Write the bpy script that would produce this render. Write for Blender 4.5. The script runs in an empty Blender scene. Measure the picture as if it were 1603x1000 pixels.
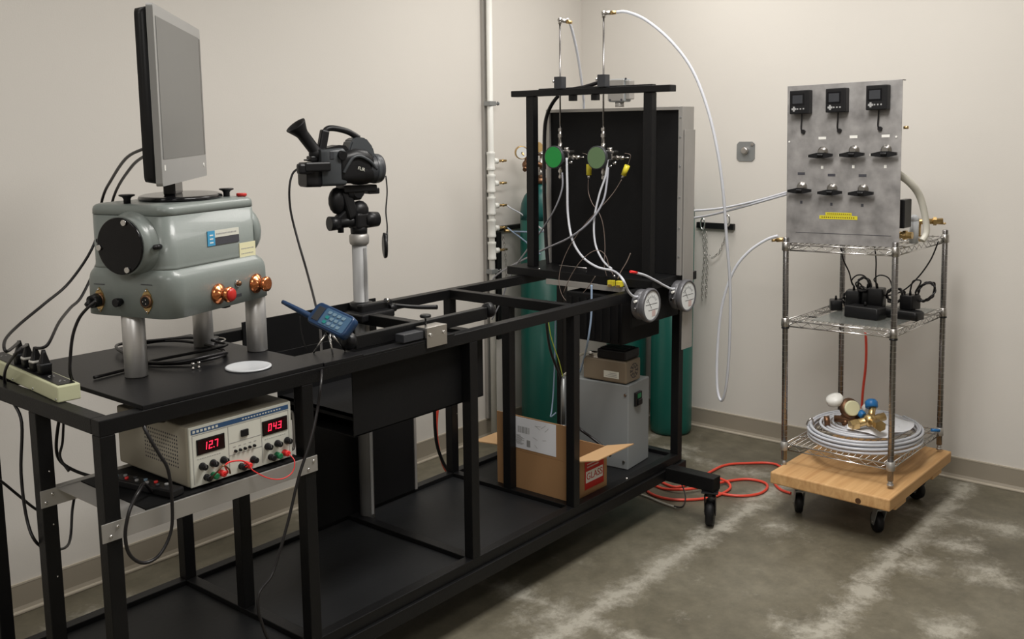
import bpy, bmesh, math, random
from mathutils import Vector, Matrix, Quaternion
PI = math.pi
random.seed(7)
scene = bpy.context.scene
COL = scene.collection

# ------------------------------------------------------------------ camera
cd = bpy.data.cameras.new('camera')
cd.sensor_fit = 'HORIZONTAL'; cd.sensor_width = 36.0; cd.lens = 34.385
cd.shift_x = -0.0070; cd.shift_y = -0.0502
cam = bpy.data.objects.new('camera', cd); COL.objects.link(cam)
yaw, pitch, roll = 0.6825, -0.1391, -0.0085
F = Vector((math.cos(pitch)*math.cos(yaw), math.cos(pitch)*math.sin(yaw), math.sin(pitch)))
R0 = Vector((math.sin(yaw), -math.cos(yaw), 0)); U0 = R0.cross(F)
R1 = R0*math.cos(roll) + U0*math.sin(roll); U1 = -R0*math.sin(roll) + U0*math.cos(roll)
cm = Matrix((R1, U1, -F)).transposed().to_4x4(); cm.translation = Vector((-4.8526, -3.4576, 1.6796))
cam.matrix_world = cm
scene.camera = cam

# ------------------------------------------------------------------ world, lights, exposure
w = bpy.data.worlds.new('world'); scene.world = w; w.use_nodes = True
w.node_tree.nodes['Background'].inputs[0].default_value = (1.0, 0.95, 0.88, 1)
w.node_tree.nodes['Background'].inputs[1].default_value = 0.02
vs = scene.view_settings
vs.view_transform = 'Standard'; vs.look = 'None'; vs.gamma = 1.0; vs.use_curve_mapping = False
vs.exposure = 0.0
CEIL = 3.0
LIGHTS = [(-1.0, -1.0, 1.2, 0.6, 20), (-1.0, -2.2, 1.2, 0.6, 12), (-5.8, -1.4, 1.2, 0.6, 20),
          (-2.4, -2.2, 1.2, 0.6, 62), (-3.8, -1.0, 1.2, 0.6, 5), (-5.2, -3.8, 1.2, 0.6, 40)]
for i, (lx, ly, sx, sy, pw) in enumerate(LIGHTS):
    ld = bpy.data.lights.new('ceiling_panel_light', 'AREA'); ld.shape = 'RECTANGLE'
    ld.size = sx; ld.size_y = sy; ld.energy = pw; ld.color = (1.0, 0.97, 0.93)
    lo = bpy.data.objects.new('ceiling_panel_light', ld); COL.objects.link(lo)
    lo.location = (lx, ly, CEIL - 0.06)

# ------------------------------------------------------------------ materials
def mat(name, col, rough=0.5, metal=0.0, var=0.0, scale=12.0, bump=0.0, bscale=None, spec=0.5, emit=0.0, alpha_trans=0.0, ior=1.45, coat=0.0, stretch=None):
    m = bpy.data.materials.new(name); m.use_nodes = True
    nt = m.node_tree; b = nt.nodes['Principled BSDF']
    c4 = (col[0], col[1], col[2], 1)
    b.inputs['Base Color'].default_value = c4
    b.inputs['Roughness'].default_value = rough; b.inputs['Metallic'].default_value = metal
    b.inputs['Specular IOR Level'].default_value = spec; b.inputs['IOR'].default_value = ior
    b.inputs['Transmission Weight'].default_value = alpha_trans
    b.inputs['Coat Weight'].default_value = coat
    if emit: 
        b.inputs['Emission Color'].default_value = c4; b.inputs['Emission Strength'].default_value = emit
    if var or bump:
        tc = nt.nodes.new('ShaderNodeTexCoord'); src = tc.outputs['Object']
        if stretch:
            mp = nt.nodes.new('ShaderNodeMapping'); mp.inputs['Scale'].default_value = stretch
            nt.links.new(src, mp.inputs[0]); src = mp.outputs[0]
    if var:
        n = nt.nodes.new('ShaderNodeTexNoise'); n.inputs['Scale'].default_value = scale; n.inputs['Detail'].default_value = 5
        nt.links.new(src, n.inputs['Vector'])
        mx = nt.nodes.new('ShaderNodeMix'); mx.data_type = 'RGBA'
        mx.inputs[6].default_value = tuple(max(0, x*(1-var)) for x in col) + (1,)
        mx.inputs[7].default_value = tuple(min(1, x*(1+var)) for x in col) + (1,)
        nt.links.new(n.outputs['Fac'], mx.inputs[0]); nt.links.new(mx.outputs[2], b.inputs['Base Color'])
    if bump:
        n2 = nt.nodes.new('ShaderNodeTexNoise'); n2.inputs['Scale'].default_value = bscale or scale*6; n2.inputs['Detail'].default_value = 3
        nt.links.new(src, n2.inputs['Vector'])
        bp = nt.nodes.new('ShaderNodeBump'); bp.inputs['Strength'].default_value = bump; bp.inputs['Distance'].default_value = 0.002
        nt.links.new(n2.outputs['Fac'], bp.inputs['Height']); nt.links.new(bp.outputs[0], b.inputs['Normal'])
    return m

def mat_floor():
    m = bpy.data.materials.new('stained_concrete'); m.use_nodes = True; nt = m.node_tree; b = nt.nodes['Principled BSDF']
    tc = nt.nodes.new('ShaderNodeTexCoord')
    def noise(s, d, r=0.6, dist=0.0, off=(0, 0, 0), sc=(1, 1, 1)):
        mp = nt.nodes.new('ShaderNodeMapping'); mp.inputs['Location'].default_value = off; mp.inputs['Scale'].default_value = sc
        nt.links.new(tc.outputs['Object'], mp.inputs[0])
        n = nt.nodes.new('ShaderNodeTexNoise'); n.inputs['Scale'].default_value = s; n.inputs['Detail'].default_value = d
        n.inputs['Roughness'].default_value = r; n.inputs['Distortion'].default_value = dist
        nt.links.new(mp.outputs[0], n.inputs['Vector']); return n.outputs['Fac']
    def ramp(src, stops):
        r = nt.nodes.new('ShaderNodeValToRGB'); e = r.color_ramp.elements
        e[0].position, e[0].color = stops[0][0], stops[0][1]; e[1].position, e[1].color = stops[-1][0], stops[-1][1]
        for p, c in stops[1:-1]:
            k = e.new(p); k.color = c
        nt.links.new(src, r.inputs[0]); return r.outputs[0]
    g = lambda v: (v, v, v, 1)
    base = ramp(noise(1.6, 7, 0.62), [(0.32, (0.098, 0.087, 0.060, 1)), (0.5, (0.138, 0.124, 0.088, 1)), (0.70, (0.180, 0.164, 0.122, 1))])
    fine = ramp(noise(13, 9, 0.75), [(0.3, g(0.70)), (0.7, g(1.20))])
    mul = nt.nodes.new('ShaderNodeMix'); mul.data_type = 'RGBA'; mul.blend_type = 'MULTIPLY'; mul.inputs[0].default_value = 1
    nt.links.new(base, mul.inputs[6]); nt.links.new(fine, mul.inputs[7])
    def m2(op, a, c=None, v=None):
        k = nt.nodes.new('ShaderNodeMath'); k.operation = op; nt.links.new(a, k.inputs[0])
        if c is not None: nt.links.new(c, k.inputs[1])
        if v is not None: k.inputs[1].default_value = v
        return k.outputs[0]
    sep = nt.nodes.new('ShaderNodeSeparateXYZ'); nt.links.new(tc.outputs['Object'], sep.inputs[0])
    wob = noise(2.6, 5, 0.6, 0, (7, 3, 0))
    def fall(d, width):                       # 1 at the middle of a worn mark, 0 at its rim
        mr = nt.nodes.new('ShaderNodeMapRange'); mr.inputs[1].default_value = 0; mr.inputs[2].default_value = width
        mr.inputs[3].default_value = 1; mr.inputs[4].default_value = 0
        nt.links.new(d, mr.inputs[0]); return mr.outputs[0]
    def line(axis, pos, width, amp=0.06):     # a scuffed seam across the slab
        a = m2('MULTIPLY_ADD', wob, v=amp); a.node.inputs[1].default_value = amp; nt.links.new(sep.outputs[axis], a.node.inputs[2])
        return fall(m2('ABSOLUTE', m2('SUBTRACT', a, v=pos + amp*0.5)), width)
    def blob(x, y, r):
        dx = m2('SUBTRACT', sep.outputs[0], v=x); dy = m2('SUBTRACT', sep.outputs[1], v=y)
        dd = m2('SQRT', m2('ADD', m2('MULTIPLY', dx, dx), m2('MULTIPLY', dy, dy))); return fall(dd, r)
    marks = line(1, -1.605, 0.11)
    for k_ in (line(1, -2.29, 0.11), m2('MULTIPLY', line(1, -0.72, 0.09), v=.8), m2('MULTIPLY', line(0, -0.52, 0.11), v=.75), m2('MULTIPLY', line(0, -2.24, 0.10), v=.85), line(1, -2.98, 0.08),
               blob(-1.0, -2.62, .20), blob(-1.54, -2.60, .17), blob(-1.10, -2.36, .18), blob(-.52, -2.58, .16), blob(-1.84, -2.24, .20), blob(-.80, -2.45, .17), blob(-1.08, -1.78, .14), blob(-.86, -1.58, .14),
               blob(-2.28, -1.50, .22), blob(-3.3, -.35, .30), blob(-2.6, -.45, .22), blob(-4.0, -.3, .3), blob(-.5, -.95, .22)):
        marks = m2('MAXIMUM', marks, k_)
    n_a = noise(6.5, 9, 0.78, 0.25, (0.4, 0.9, 0)); n_b = noise(30, 6, 0.8, 0, (2, 5, 1))
    worn = m2('ADD', m2('MULTIPLY', marks, v=.25), m2('ADD', m2('MULTIPLY', n_a, v=.75), m2('MULTIPLY', n_b, v=.25)))
    mask = ramp(worn, [(0.57, g(0)), (0.66, g(.35)), (0.76, g(1))])
    mx = nt.nodes.new('ShaderNodeMix'); mx.data_type = 'RGBA'
    nt.links.new(m2('MULTIPLY', mask, v=0.80), mx.inputs[0]); nt.links.new(mul.outputs[2], mx.inputs[6]); mx.inputs[7].default_value = (0.42, 0.40, 0.34, 1)
    nt.links.new(mx.outputs[2], b.inputs['Base Color'])
    rr = nt.nodes.new('ShaderNodeMapRange'); rr.inputs[3].default_value = 0.32; rr.inputs[4].default_value = 0.55
    nt.links.new(noise(3, 4), rr.inputs[0]); nt.links.new(rr.outputs[0], b.inputs['Roughness'])
    bp = nt.nodes.new('ShaderNodeBump'); bp.inputs['Strength'].default_value = 0.12; bp.inputs['Distance'].default_value = 0.004
    nt.links.new(noise(14, 6), bp.inputs['Height']); nt.links.new(bp.outputs[0], b.inputs['Normal'])
    return m

def mat_wood():
    m = bpy.data.materials.new('pine_board'); m.use_nodes = True; nt = m.node_tree; b = nt.nodes['Principled BSDF']
    tc = nt.nodes.new('ShaderNodeTexCoord'); mp = nt.nodes.new('ShaderNodeMapping'); mp.inputs['Scale'].default_value = (1.2, 22, 10)
    nt.links.new(tc.outputs['Object'], mp.inputs[0])
    n = nt.nodes.new('ShaderNodeTexNoise'); n.inputs['Scale'].default_value = 2.2; n.inputs['Detail'].default_value = 6; n.inputs['Distortion'].default_value = 0.6
    nt.links.new(mp.outputs[0], n.inputs['Vector'])
    r = nt.nodes.new('ShaderNodeValToRGB'); r.color_ramp.elements[0].position = 0.3; r.color_ramp.elements[0].color = (0.50, 0.27, 0.105, 1)
    r.color_ramp.elements[1].position = 0.7; r.color_ramp.elements[1].color = (0.68, 0.42, 0.19, 1)
    nt.links.new(n.outputs['Fac'], r.inputs[0]); nt.links.new(r.outputs[0], b.inputs['Base Color']); b.inputs['Roughness'].default_value = 0.55
    return m

M = dict(
 wall_l=mat('wall_paint', (0.66, 0.63, 0.585), 0.85, var=0.02, scale=2, bump=0.15, bscale=180),
 ceil=mat('ceiling_tile', (0.75, 0.74, 0.70), 0.9, var=0.03),
 base=mat('baseboard_vinyl', (0.30, 0.265, 0.21), 0.55, var=0.04),
 basecap=mat('baseboard_lip', (0.48, 0.43, 0.35), 0.5),
 floor=mat_floor(), wood=mat_wood(),
 black=mat('black_paint', (0.0055, 0.0055, 0.006), 0.42, spec=0.30, var=0.25, scale=9, bump=0.25, bscale=220),
 blackm=mat('matte_black_board', (0.005, 0.005, 0.0055), 0.6, spec=0.25, var=0.3, scale=6, bump=0.2, bscale=90),
 deck=mat('black_deck', (0.008, 0.0085, 0.0095), 0.50, spec=0.35, var=0.5, scale=3.5, bump=0.2, bscale=60),
 top=mat('black_table_plate', (0.0065, 0.0065, 0.0075), 0.42, spec=0.35, var=0.2, scale=4, bump=0.1, bscale=150),
 rubber=mat('black_rubber', (0.008, 0.008, 0.009), 0.5, spec=0.3, var=0.1),
 cable=mat('cable_black', (0.010, 0.009, 0.010), 0.38, var=0.1),
 plastic=mat('black_plastic', (0.009, 0.009, 0.010), 0.38, spec=0.35, var=0.1),
 gloss=mat('gloss_black', (0.006, 0.006, 0.007), 0.14, spec=0.35, var=0.1),
 dgrey=mat('dark_grey_plastic', (0.033, 0.035, 0.04), 0.4, var=0.1),
 cgrey=mat('camera_grey', (0.05, 0.055, 0.06), 0.38, var=0.1),
 alu=mat('aluminium', (0.62, 0.60, 0.57), 0.33, 1.0, var=0.08, scale=10, bump=0.1, bscale=120),
 alub=mat('brushed_aluminium_plate', (0.30, 0.29, 0.285), 0.52, 0.4, var=0.75, scale=14, bump=0.15, bscale=60),
 alud=mat('dull_aluminium', (0.42, 0.405, 0.385), 0.45, 0.6, var=0.12, scale=6),
 leg=mat('turned_aluminium', (0.62, 0.61, 0.60), 0.40, 0.75, var=0.05, scale=30, stretch=(1, 1, 8)),
 postm=mat('plated_post', (0.30, 0.29, 0.29), 0.25, 1.0, var=0.1, scale=20),
 chrome=mat('chrome', (0.70, 0.69, 0.68), 0.16, 1.0, var=0.03),
 steel=mat('stainless_steel', (0.50, 0.48, 0.46), 0.30, 1.0, var=0.06),
 silver=mat('silver_plastic', (0.33, 0.33, 0.325), 0.34, 0.35, var=0.03),
 screen=mat('screen_glass', (0.13, 0.13, 0.125), 0.35, var=0.03, spec=0.4),
 hammer=mat('grey_green_enamel', (0.200, 0.226, 0.214), 0.36, var=0.05, scale=30, bump=0.1, bscale=160, coat=0.15),
 copper=mat('copper', (0.78, 0.27, 0.11), 0.22, 1.0, var=0.15, scale=40),
 brass=mat('brass', (0.58, 0.41, 0.19), 0.34, 1.0, var=0.1, scale=40),
 bronze=mat('bronze_tarnished', (0.22, 0.12, 0.07), 0.4, 0.9, var=0.2, scale=30),
 red=mat('red_plastic', (0.50, 0.025, 0.02), 0.3, var=0.05),
 redtip=mat('red_lead', (0.75, 0.03, 0.03), 0.35, var=0.05),
 green=mat('green_plastic', (0.01, 0.16, 0.06), 0.4, var=0.05),
 redhose=mat('red_hose', (0.72, 0.075, 0.045), 0.32, var=0.08),
 cream=mat('cream_paint', (0.50, 0.48, 0.40), 0.4, var=0.04),
 psu=mat('instrument_beige', (0.40, 0.365, 0.29), 0.5, var=0.05, bump=0.2, bscale=200),
 panelw=mat('front_panel_white', (0.62, 0.62, 0.55), 0.45, var=0.02),
 blue=mat('label_blue', (0.03, 0.08, 0.18), 0.4),
 lblue=mat('label_light_blue', (0.06, 0.30, 0.52), 0.4),
 dispbg=mat('display_window', (0.012, 0.002, 0.003), 0.12),
 led=mat('red_led', (1.0, 0.02, 0.06), 0.4, emit=2.2),
 ltgreen=mat('power_strip_cream', (0.56, 0.57, 0.38), 0.4, var=0.04),
 white=mat('white_plastic', (0.78, 0.77, 0.73), 0.35, var=0.02),
 pvc=mat('white_pvc', (0.80, 0.80, 0.76), 0.28, var=0.02),
 paper=mat('paper_white', (0.78, 0.79, 0.83), 0.7, var=0.02),
 note=mat('pale_yellow_note', (0.68, 0.65, 0.42), 0.7, var=0.03),
 ink=mat('ink', (0.05, 0.05, 0.06), 0.7),
 inkg=mat('faint_ink', (0.30, 0.30, 0.30), 0.7),
 tube=mat('clear_tubing', (0.74, 0.76, 0.82), 0.25, var=0.05, alpha_trans=0.25),
 tubeg=mat('grey_tubing', (0.36, 0.37, 0.42), 0.3, var=0.05),
 wire=mat('brown_thin_wire', (0.17, 0.13, 0.11), 0.45),
 bluetube=mat('light_blue_tubing', (0.30, 0.40, 0.55), 0.3),
 teal=mat('cylinder_green', (0.006, 0.090, 0.070), 0.36, var=0.15, scale=4),
 tealb=mat('cylinder_shoulder_teal', (0.007, 0.092, 0.085), 0.36, var=0.1, scale=5),
 yel=mat('yellow_tag', (0.68, 0.58, 0.04), 0.4),
 yelp=mat('yellow_label', (0.62, 0.55, 0.03), 0.5),
 gdisc=mat('green_disc', (0.010, 0.25, 0.045), 0.45, var=0.05),
 gdisc2=mat('grey_green_disc', (0.105, 0.175, 0.085), 0.45, var=0.05),
 card=mat('cardboard', (0.36, 0.20, 0.09), 0.8, var=0.1, scale=5, bump=0.1),
 cardl=mat('cardboard_inside', (0.50, 0.31, 0.155), 0.8, var=0.06, scale=5),
 encl=mat('grey_enclosure', (0.235, 0.25, 0.255), 0.45, var=0.04),
 encd=mat('device_champagne', (0.25, 0.205, 0.15), 0.4, 0.4, var=0.05),
 meter=mat('meter_blue', (0.012, 0.038, 0.10), 0.35, var=0.1),
 meterl=mat('meter_keypad', (0.055, 0.12, 0.21), 0.4, var=0.1),
 keyl=mat('key_pale', (0.16, 0.25, 0.33), 0.4), keyg=mat('key_teal', (0.015, 0.22, 0.21), 0.4),
 frost=mat('frosted_disc', (0.62, 0.64, 0.66), 0.3, var=0.05, alpha_trans=0.2),
 poly=mat('clear_polymer_sheet', (0.55, 0.58, 0.56), 0.2, alpha_trans=0.85),
 hosew=mat('white_hose', (0.66, 0.64, 0.56), 0.45, var=0.05),
 valveb=mat('valve_blue', (0.02, 0.16, 0.42), 0.35),
 ygreen=mat('yellow_green_wire', (0.35, 0.42, 0.05), 0.4),
 pole=mat('pole_grey', (0.30, 0.30, 0.30), 0.5, 0.1, var=0.04),
 gface=mat('gauge_dial', (0.72, 0.74, 0.74), 0.35),
 gcase=mat('gauge_case', (0.13, 0.13, 0.14), 0.32, 0.3, var=0.05),
 pink=mat('dial_pink', (0.56, 0.43, 0.41), 0.5),
 galv=mat('galvanised_grey', (0.30, 0.31, 0.31), 0.42, 0.6, var=0.15, scale=14),
 lamp=mat('ceiling_light_lens', (1.0, 0.93, 0.83), 0.5, emit=0.12),
)

# ------------------------------------------------------------------ mesh helpers
class MB:
    def __init__(s): s.bm = bmesh.new(); s.mats = []; s.mi = 0
    def m(s, key):
        mt = M[key]
        if mt not in s.mats: s.mats.append(mt)
        s.mi = s.mats.index(mt); return s
    def _fin(s, vs0, fs0, Mx, smooth):
        s.bm.verts.ensure_lookup_table(); s.bm.faces.ensure_lookup_table()
        if Mx is not None:
            for v in s.bm.verts[vs0:]: v.co = Mx @ v.co
        for f in s.bm.faces[fs0:]:
            f.material_index = s.mi; f.smooth = smooth
    def box(s, a, b, bev=0.0, Mx=None, seg=2):
        v0, f0 = len(s.bm.verts), len(s.bm.faces)
        lo = [min(a[i], b[i]) for i in range(3)]; hi = [max(a[i], b[i]) for i in range(3)]
        tmp = bmesh.new() if bev else s.bm
        vs = [tmp.verts.new((x, y, z)) for x in (lo[0], hi[0]) for y in (lo[1], hi[1]) for z in (lo[2], hi[2])]
        for q in ((0,1,3,2),(4,6,7,5),(0,4,5,1),(2,3,7,6),(0,2,6,4),(1,5,7,3)): tmp.faces.new([vs[i] for i in q])
        if bev:
            bmesh.ops.bevel(tmp, geom=tmp.edges[:], offset=min(bev, 0.49*min(hi[i]-lo[i] for i in range(3))), segments=seg, profile=0.5, affect='EDGES')
            s._merge(tmp)
        s._fin(v0, f0, Mx, False); return s
    def _merge(s, tmp):
        mp = {}
        for v in tmp.verts: mp[v] = s.bm.verts.new(v.co)
        for f in tmp.faces: s.bm.faces.new([mp[v] for v in f.verts])
        tmp.free()
    def bar(s, p, q, wx, wz, bev=0.0, up=(0, 0, 1)):
        p, q = Vector(p), Vector(q); d = (q-p); L = d.length; d.normalize(); u = Vector(up)
        if abs(d.dot(u)) > 0.98: u = Vector((1, 0, 0))
        r = d.cross(u).normalized(); u = r.cross(d)
        Mx = Matrix((r, d, u)).transposed().to_4x4(); Mx.translation = p
        return s.box((-wx/2, 0, -wz/2), (wx/2, L, wz/2), bev, Mx)
    def rings(s, rings, closed=True, caps=True, smooth=True, Mx=None, loop=False):
        v0, f0 = len(s.bm.verts), len(s.bm.faces)
        R = [[s.bm.verts.new(c) for c in r] for r in rings]; n = len(R[0])
        m_ = len(R); rng = range(m_ if loop else m_-1)
        for i in rng:
            a, b = R[i], R[(i+1) % m_]
            for j in range(n if closed else n-1):
                k = (j+1) % n; s.bm.faces.new((a[j], a[k], b[k], b[j]))
        s._fin(v0, f0, None, smooth)
        if caps and not loop:
            f1 = len(s.bm.faces)
            s.bm.faces.new(list(reversed(R[0]))); s.bm.faces.new(R[-1])
            s._fin(len(s.bm.verts), f1, None, False)
        if Mx is not None:
            s.bm.verts.ensure_lookup_table()
            for v in s.bm.verts[v0:]: v.co = Mx @ v.co
        return s
    def lathe(s, prof, p=(0, 0, 0), axis=(0, 0, 1), seg=24, smooth=True, caps=True):
        ax = Vector(axis).normalized(); q = Vector((0, 0, 1)).rotation_difference(ax).to_matrix().to_4x4(); q.translation = Vector(p)
        rg = [[(max(r, 1e-5)*math.cos(2*PI*j/seg), max(r, 1e-5)*math.sin(2*PI*j/seg), z) for j in range(seg)] for r, z in prof]
        return s.rings(rg, True, caps, smooth, q)
    def cyl(s, p, q, r, r2=None, seg=20, smooth=True):
        p, q = Vector(p), Vector(q); L = (q-p).length
        return s.lathe([(r, 0), (r if r2 is None else r2, L)], p, q-p, seg, smooth)
    def tube(s, pts, r, seg=8, sub=6, loop=False, spline=True):
        P = [Vector(a) for a in pts]; r_ = r if callable(r) else (lambda t: r)
        if spline and len(P) > 2:
            Q = []; n = len(P); rg = range(n if loop else n-1)
            for i in rg:
                if loop: a, b, c, d = P[i-1], P[i], P[(i+1) % n], P[(i+2) % n]
                else: a, b, c, d = P[max(i-1, 0)], P[i], P[i+1], P[min(i+2, n-1)]
                for k in range(sub):
                    t = k/sub
                    Q.append(0.5*((2*b)+(c-a)*t+(2*a-5*b+4*c-d)*t*t+(-a+3*b-3*c+d)*t**3))
            if not loop: Q.append(P[-1])
            P = Q
        n = len(P); T = []
        for i in range(n):
            if loop: t = P[(i+1) % n]-P[i-1]
            else: t = P[min(i+1, n-1)]-P[max(i-1, 0)]
            T.append(t.normalized() if t.length > 1e-9 else Vector((0, 0, 1)))
        u = T[0].orthogonal().normalized(); rings = []
        for i in range(n):
            if i:
                ax = T[i-1].cross(T[i])
                if ax.length > 1e-7: u = Quaternion(ax.normalized(), T[i-1].angle(T[i])) @ u
            u = (u - T[i]*u.dot(T[i])).normalized(); v = T[i].cross(u); rr = r_(i/(n-1))
            rings.append([P[i] + (u*math.cos(2*PI*j/seg) + v*math.sin(2*PI*j/seg))*rr for j in range(seg)])
        return s.rings(rings, True, not loop, True, None, loop)
    def prism(s, poly, axis, a, b, Mx=None, smooth=False):
        # poly in the two other axes, extruded from a to b along axis
        def P(u, v, w): return {0: (w, u, v), 1: (u, w, v), 2: (u, v, w)}[axis]
        return s.rings([[P(u, v, a) for u, v in poly], [P(u, v, b) for u, v in poly]], True, True, smooth, Mx)
    def rloft(s, levels, n=6, Mx=None, smooth=True, axis=2):
        # rounded-rectangle sections (z, hx, hy, r, cx, cy) lofted along axis
        rg = []
        for lv in levels:
            z, hx, hy, r = lv[:4]; cx, cy = (lv[4], lv[5]) if len(lv) > 4 else (0, 0); r = min(r, hx, hy); pts = []
            for qx, qy, a0 in ((1, 1, 0), (-1, 1, PI/2), (-1, -1, PI), (1, -1, 1.5*PI)):
                for k in range(n+1):
                    a = a0 + k*PI/2/n; pts.append((cx+qx*(hx-r)+r*math.cos(a), cy+qy*(hy-r)+r*math.sin(a)))
            rg.append([{2: (x, y, z), 0: (z, x, y), 1: (x, z, y)}[axis] for x, y in pts])
        return s.rings(rg, True, True, smooth, Mx)
    def sphere(s, c, r, sx=1, sy=1, sz=1, seg=14):
        rg = []; nn = seg//2
        for i in range(nn+1):
            a = -PI/2 + PI*i/nn; rr = max(math.cos(a), 1e-3)
            rg.append([(c[0]+r*sx*rr*math.cos(2*PI*j/seg), c[1]+r*sy*rr*math.sin(2*PI*j/seg), c[2]+r*sz*math.sin(a)) for j in range(seg)])
        return s.rings(rg)
    def quad(s, pts):
        v0, f0 = len(s.bm.verts), len(s.bm.faces)
        s.bm.faces.new([s.bm.verts.new(p) for p in pts]); s._fin(v0, f0, None, False); return s
    def text(s, txt, size, Mx, ext=0.0004):
        cu = bpy.data.curves.new('t', 'FONT'); cu.body = txt; cu.size = size; cu.extrude = ext; cu.align_x = 'CENTER'; cu.align_y = 'CENTER'
        o = bpy.data.objects.new('t', cu); COL.objects.link(o)
        dg = bpy.context.evaluated_depsgraph_get(); me = bpy.data.meshes.new_from_object(o.evaluated_get(dg))
        v0, f0 = len(s.bm.verts), len(s.bm.faces); s.bm.from_mesh(me); s._fin(v0, f0, Mx, False)
        bpy.data.objects.remove(o); bpy.data.curves.remove(cu); bpy.data.meshes.remove(me); return s

MW = {}
def _link(name, mb, matkey):
    if matkey and not mb.mats: mb.mats.append(M[matkey])
    bm = mb.bm
    bmesh.ops.recalc_face_normals(bm, faces=bm.faces[:])
    me = bpy.data.meshes.new(name); bm.to_mesh(me); bm.free()
    for m_ in mb.mats: me.materials.append(m_)
    o = bpy.data.objects.new(name, me); COL.objects.link(o); return o
def thing(name, label, cat, loc=(0, 0, 0), rot=0.0, group=None, mx=None):
    o = bpy.data.objects.new(name, None); COL.objects.link(o); o.empty_display_size = 0.05
    o['label'] = label; o['category'] = cat
    if group: o['group'] = group
    mw = mx if mx is not None else Matrix.Translation(Vector(loc)) @ Matrix.Rotation(rot, 4, 'Z')
    o.matrix_world = mw; MW[o.name] = mw.copy(); return o
def part(name, mb, matkey, parent, W=False, label=None):
    """one mesh under its thing; coordinates are the thing's own, or world ones with W"""
    root = parent
    while root.parent: root = root.parent
    if W:
        inv = MW[root.name].inverted()
        for v in mb.bm.verts: v.co = inv @ v.co
    o = _link(name, mb, matkey); o.parent = parent
    if label: o['label'] = label
    MW[o.name] = MW[root.name]; return o
def solo(name, mb, matkey, label, cat, group=None, kind=None):
    """a thing that is one mesh, built in world coordinates, origin moved to its base"""
    xs = [v.co for v in mb.bm.verts]
    c = Vector(((min(v.x for v in xs)+max(v.x for v in xs))/2, (min(v.y for v in xs)+max(v.y for v in xs))/2, min(v.z for v in xs)))
    for v in mb.bm.verts: v.co -= c
    o = _link(name, mb, matkey); o.location = c; o['label'] = label; o['category'] = cat
    MW[o.name] = Matrix.Translation(c)
    if group: o['group'] = group
    if kind: o['kind'] = kind
    return o
def struct(name, mb, matkey):
    o = _link(name, mb, matkey); o['kind'] = 'structure'; MW[o.name] = Matrix.Identity(4); return o
def copy_tree(o, parent=None, mw=None, label=None):
    c = o.copy(); COL.objects.link(c)
    if parent: c.parent = parent
    if mw is not None: c.matrix_world = mw; MW[c.name] = mw.copy()
    if label: c['label'] = label
    for ch in [x for x in COL.objects if x.parent == o]: copy_tree(ch, c)
    return c
def RT(loc, rot=0): return Matrix.Translation(Vector(loc)) @ Matrix.Rotation(rot, 4, 'Z')
def FACE(p, right, up):
    """matrix whose x,y plane is spanned by right, up at p (for flat marks)"""
    r, u = Vector(right).normalized(), Vector(up).normalized(); n = r.cross(u)
    mm = Matrix((r, u, n)).transposed().to_4x4(); mm.translation = Vector(p); return mm

# ------------------------------------------------------------------ room shell
X0, Y0 = -7.6, -6.2
b = MB(); b.box((X0, Y0, -0.1), (0.1, 0.1, 0)); struct('floor', b, 'floor')
b = MB(); b.box((X0, Y0, CEIL), (0.1, 0.1, CEIL+0.1)); struct('ceiling', b, 'ceil')
b = MB(); b.box((X0, 0, 0), (0.1, 0.1, CEIL)); struct('wall_left', b, 'wall_l')
b = MB(); b.box((0, Y0, 0), (0.1, 0, CEIL)); struct('wall_right', b, 'wall_l')
b = MB(); b.box((X0-0.1, Y0, 0), (X0, 0.1, CEIL)); struct('wall_back', b, 'wall_l')
b = MB(); b.box((X0-0.1, Y0-0.1, 0), (0.1, Y0, CEIL)); struct('wall_front', b, 'wall_l')
prof = [(0, 0), (-0.020, 0.002), (-0.012, 0.010), (-0.006, 0.022), (-0.005, 0.098), (-0.003, 0.105), (0, 0.105)]
b = MB(); b.m('base').prism([(y, z) for y, z in prof], 0, X0, 0.0)
b.m('basecap').box((X0, -0.024, 0), (0, -0.006, 0.010), 0.003); b.box((X0, -0.0062, 0.1005), (0, 0, 0.107)); struct('baseboard_left', b, None)
b = MB(); b.m('base').prism([(x, z) for x, z in prof], 1, Y0, 0.0)
b.m('basecap').box((-0.024, Y0, 0), (-0.006, 0, 0.010), 0.003); b.box((-0.0062, Y0, 0.1005), (0, 0, 0.107)); struct('baseboard_right', b, None)
lampnames = ['recessed ceiling light panel nearest the corner behind the gas cylinders', 'recessed ceiling light panel over the wire rack',
             'recessed ceiling light panel far left over the near end of the bench', 'recessed ceiling light panel over the open floor beside bench',
             'recessed ceiling light panel over the monitor', 'recessed ceiling light panel behind the photographer']
for (lx, ly, sx, sy, pw), lb in zip(LIGHTS, lampnames):
    t = thing('ceiling_light', lb, 'light', (lx, ly, CEIL-0.05), 0, 'ceiling light panels')
    b = MB()
    for x0, y0, x1, y1 in ((-sx/2-.03, -sy/2-.03, sx/2+.03, -sy/2), (-sx/2-.03, sy/2, sx/2+.03, sy/2+.03), (-sx/2-.03, -sy/2, -sx/2, sy/2), (sx/2, -sy/2, sx/2+.03, sy/2)):
        b.box((x0, y0, -0.005), (x1, y1, 0.05))
    part('frame', b, 'white', t)
    b = MB(); b.box((-sx/2, -sy/2, 0.01), (sx/2, sy/2, 0.05)); part('diffuser', b, 'lamp', t)

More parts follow.
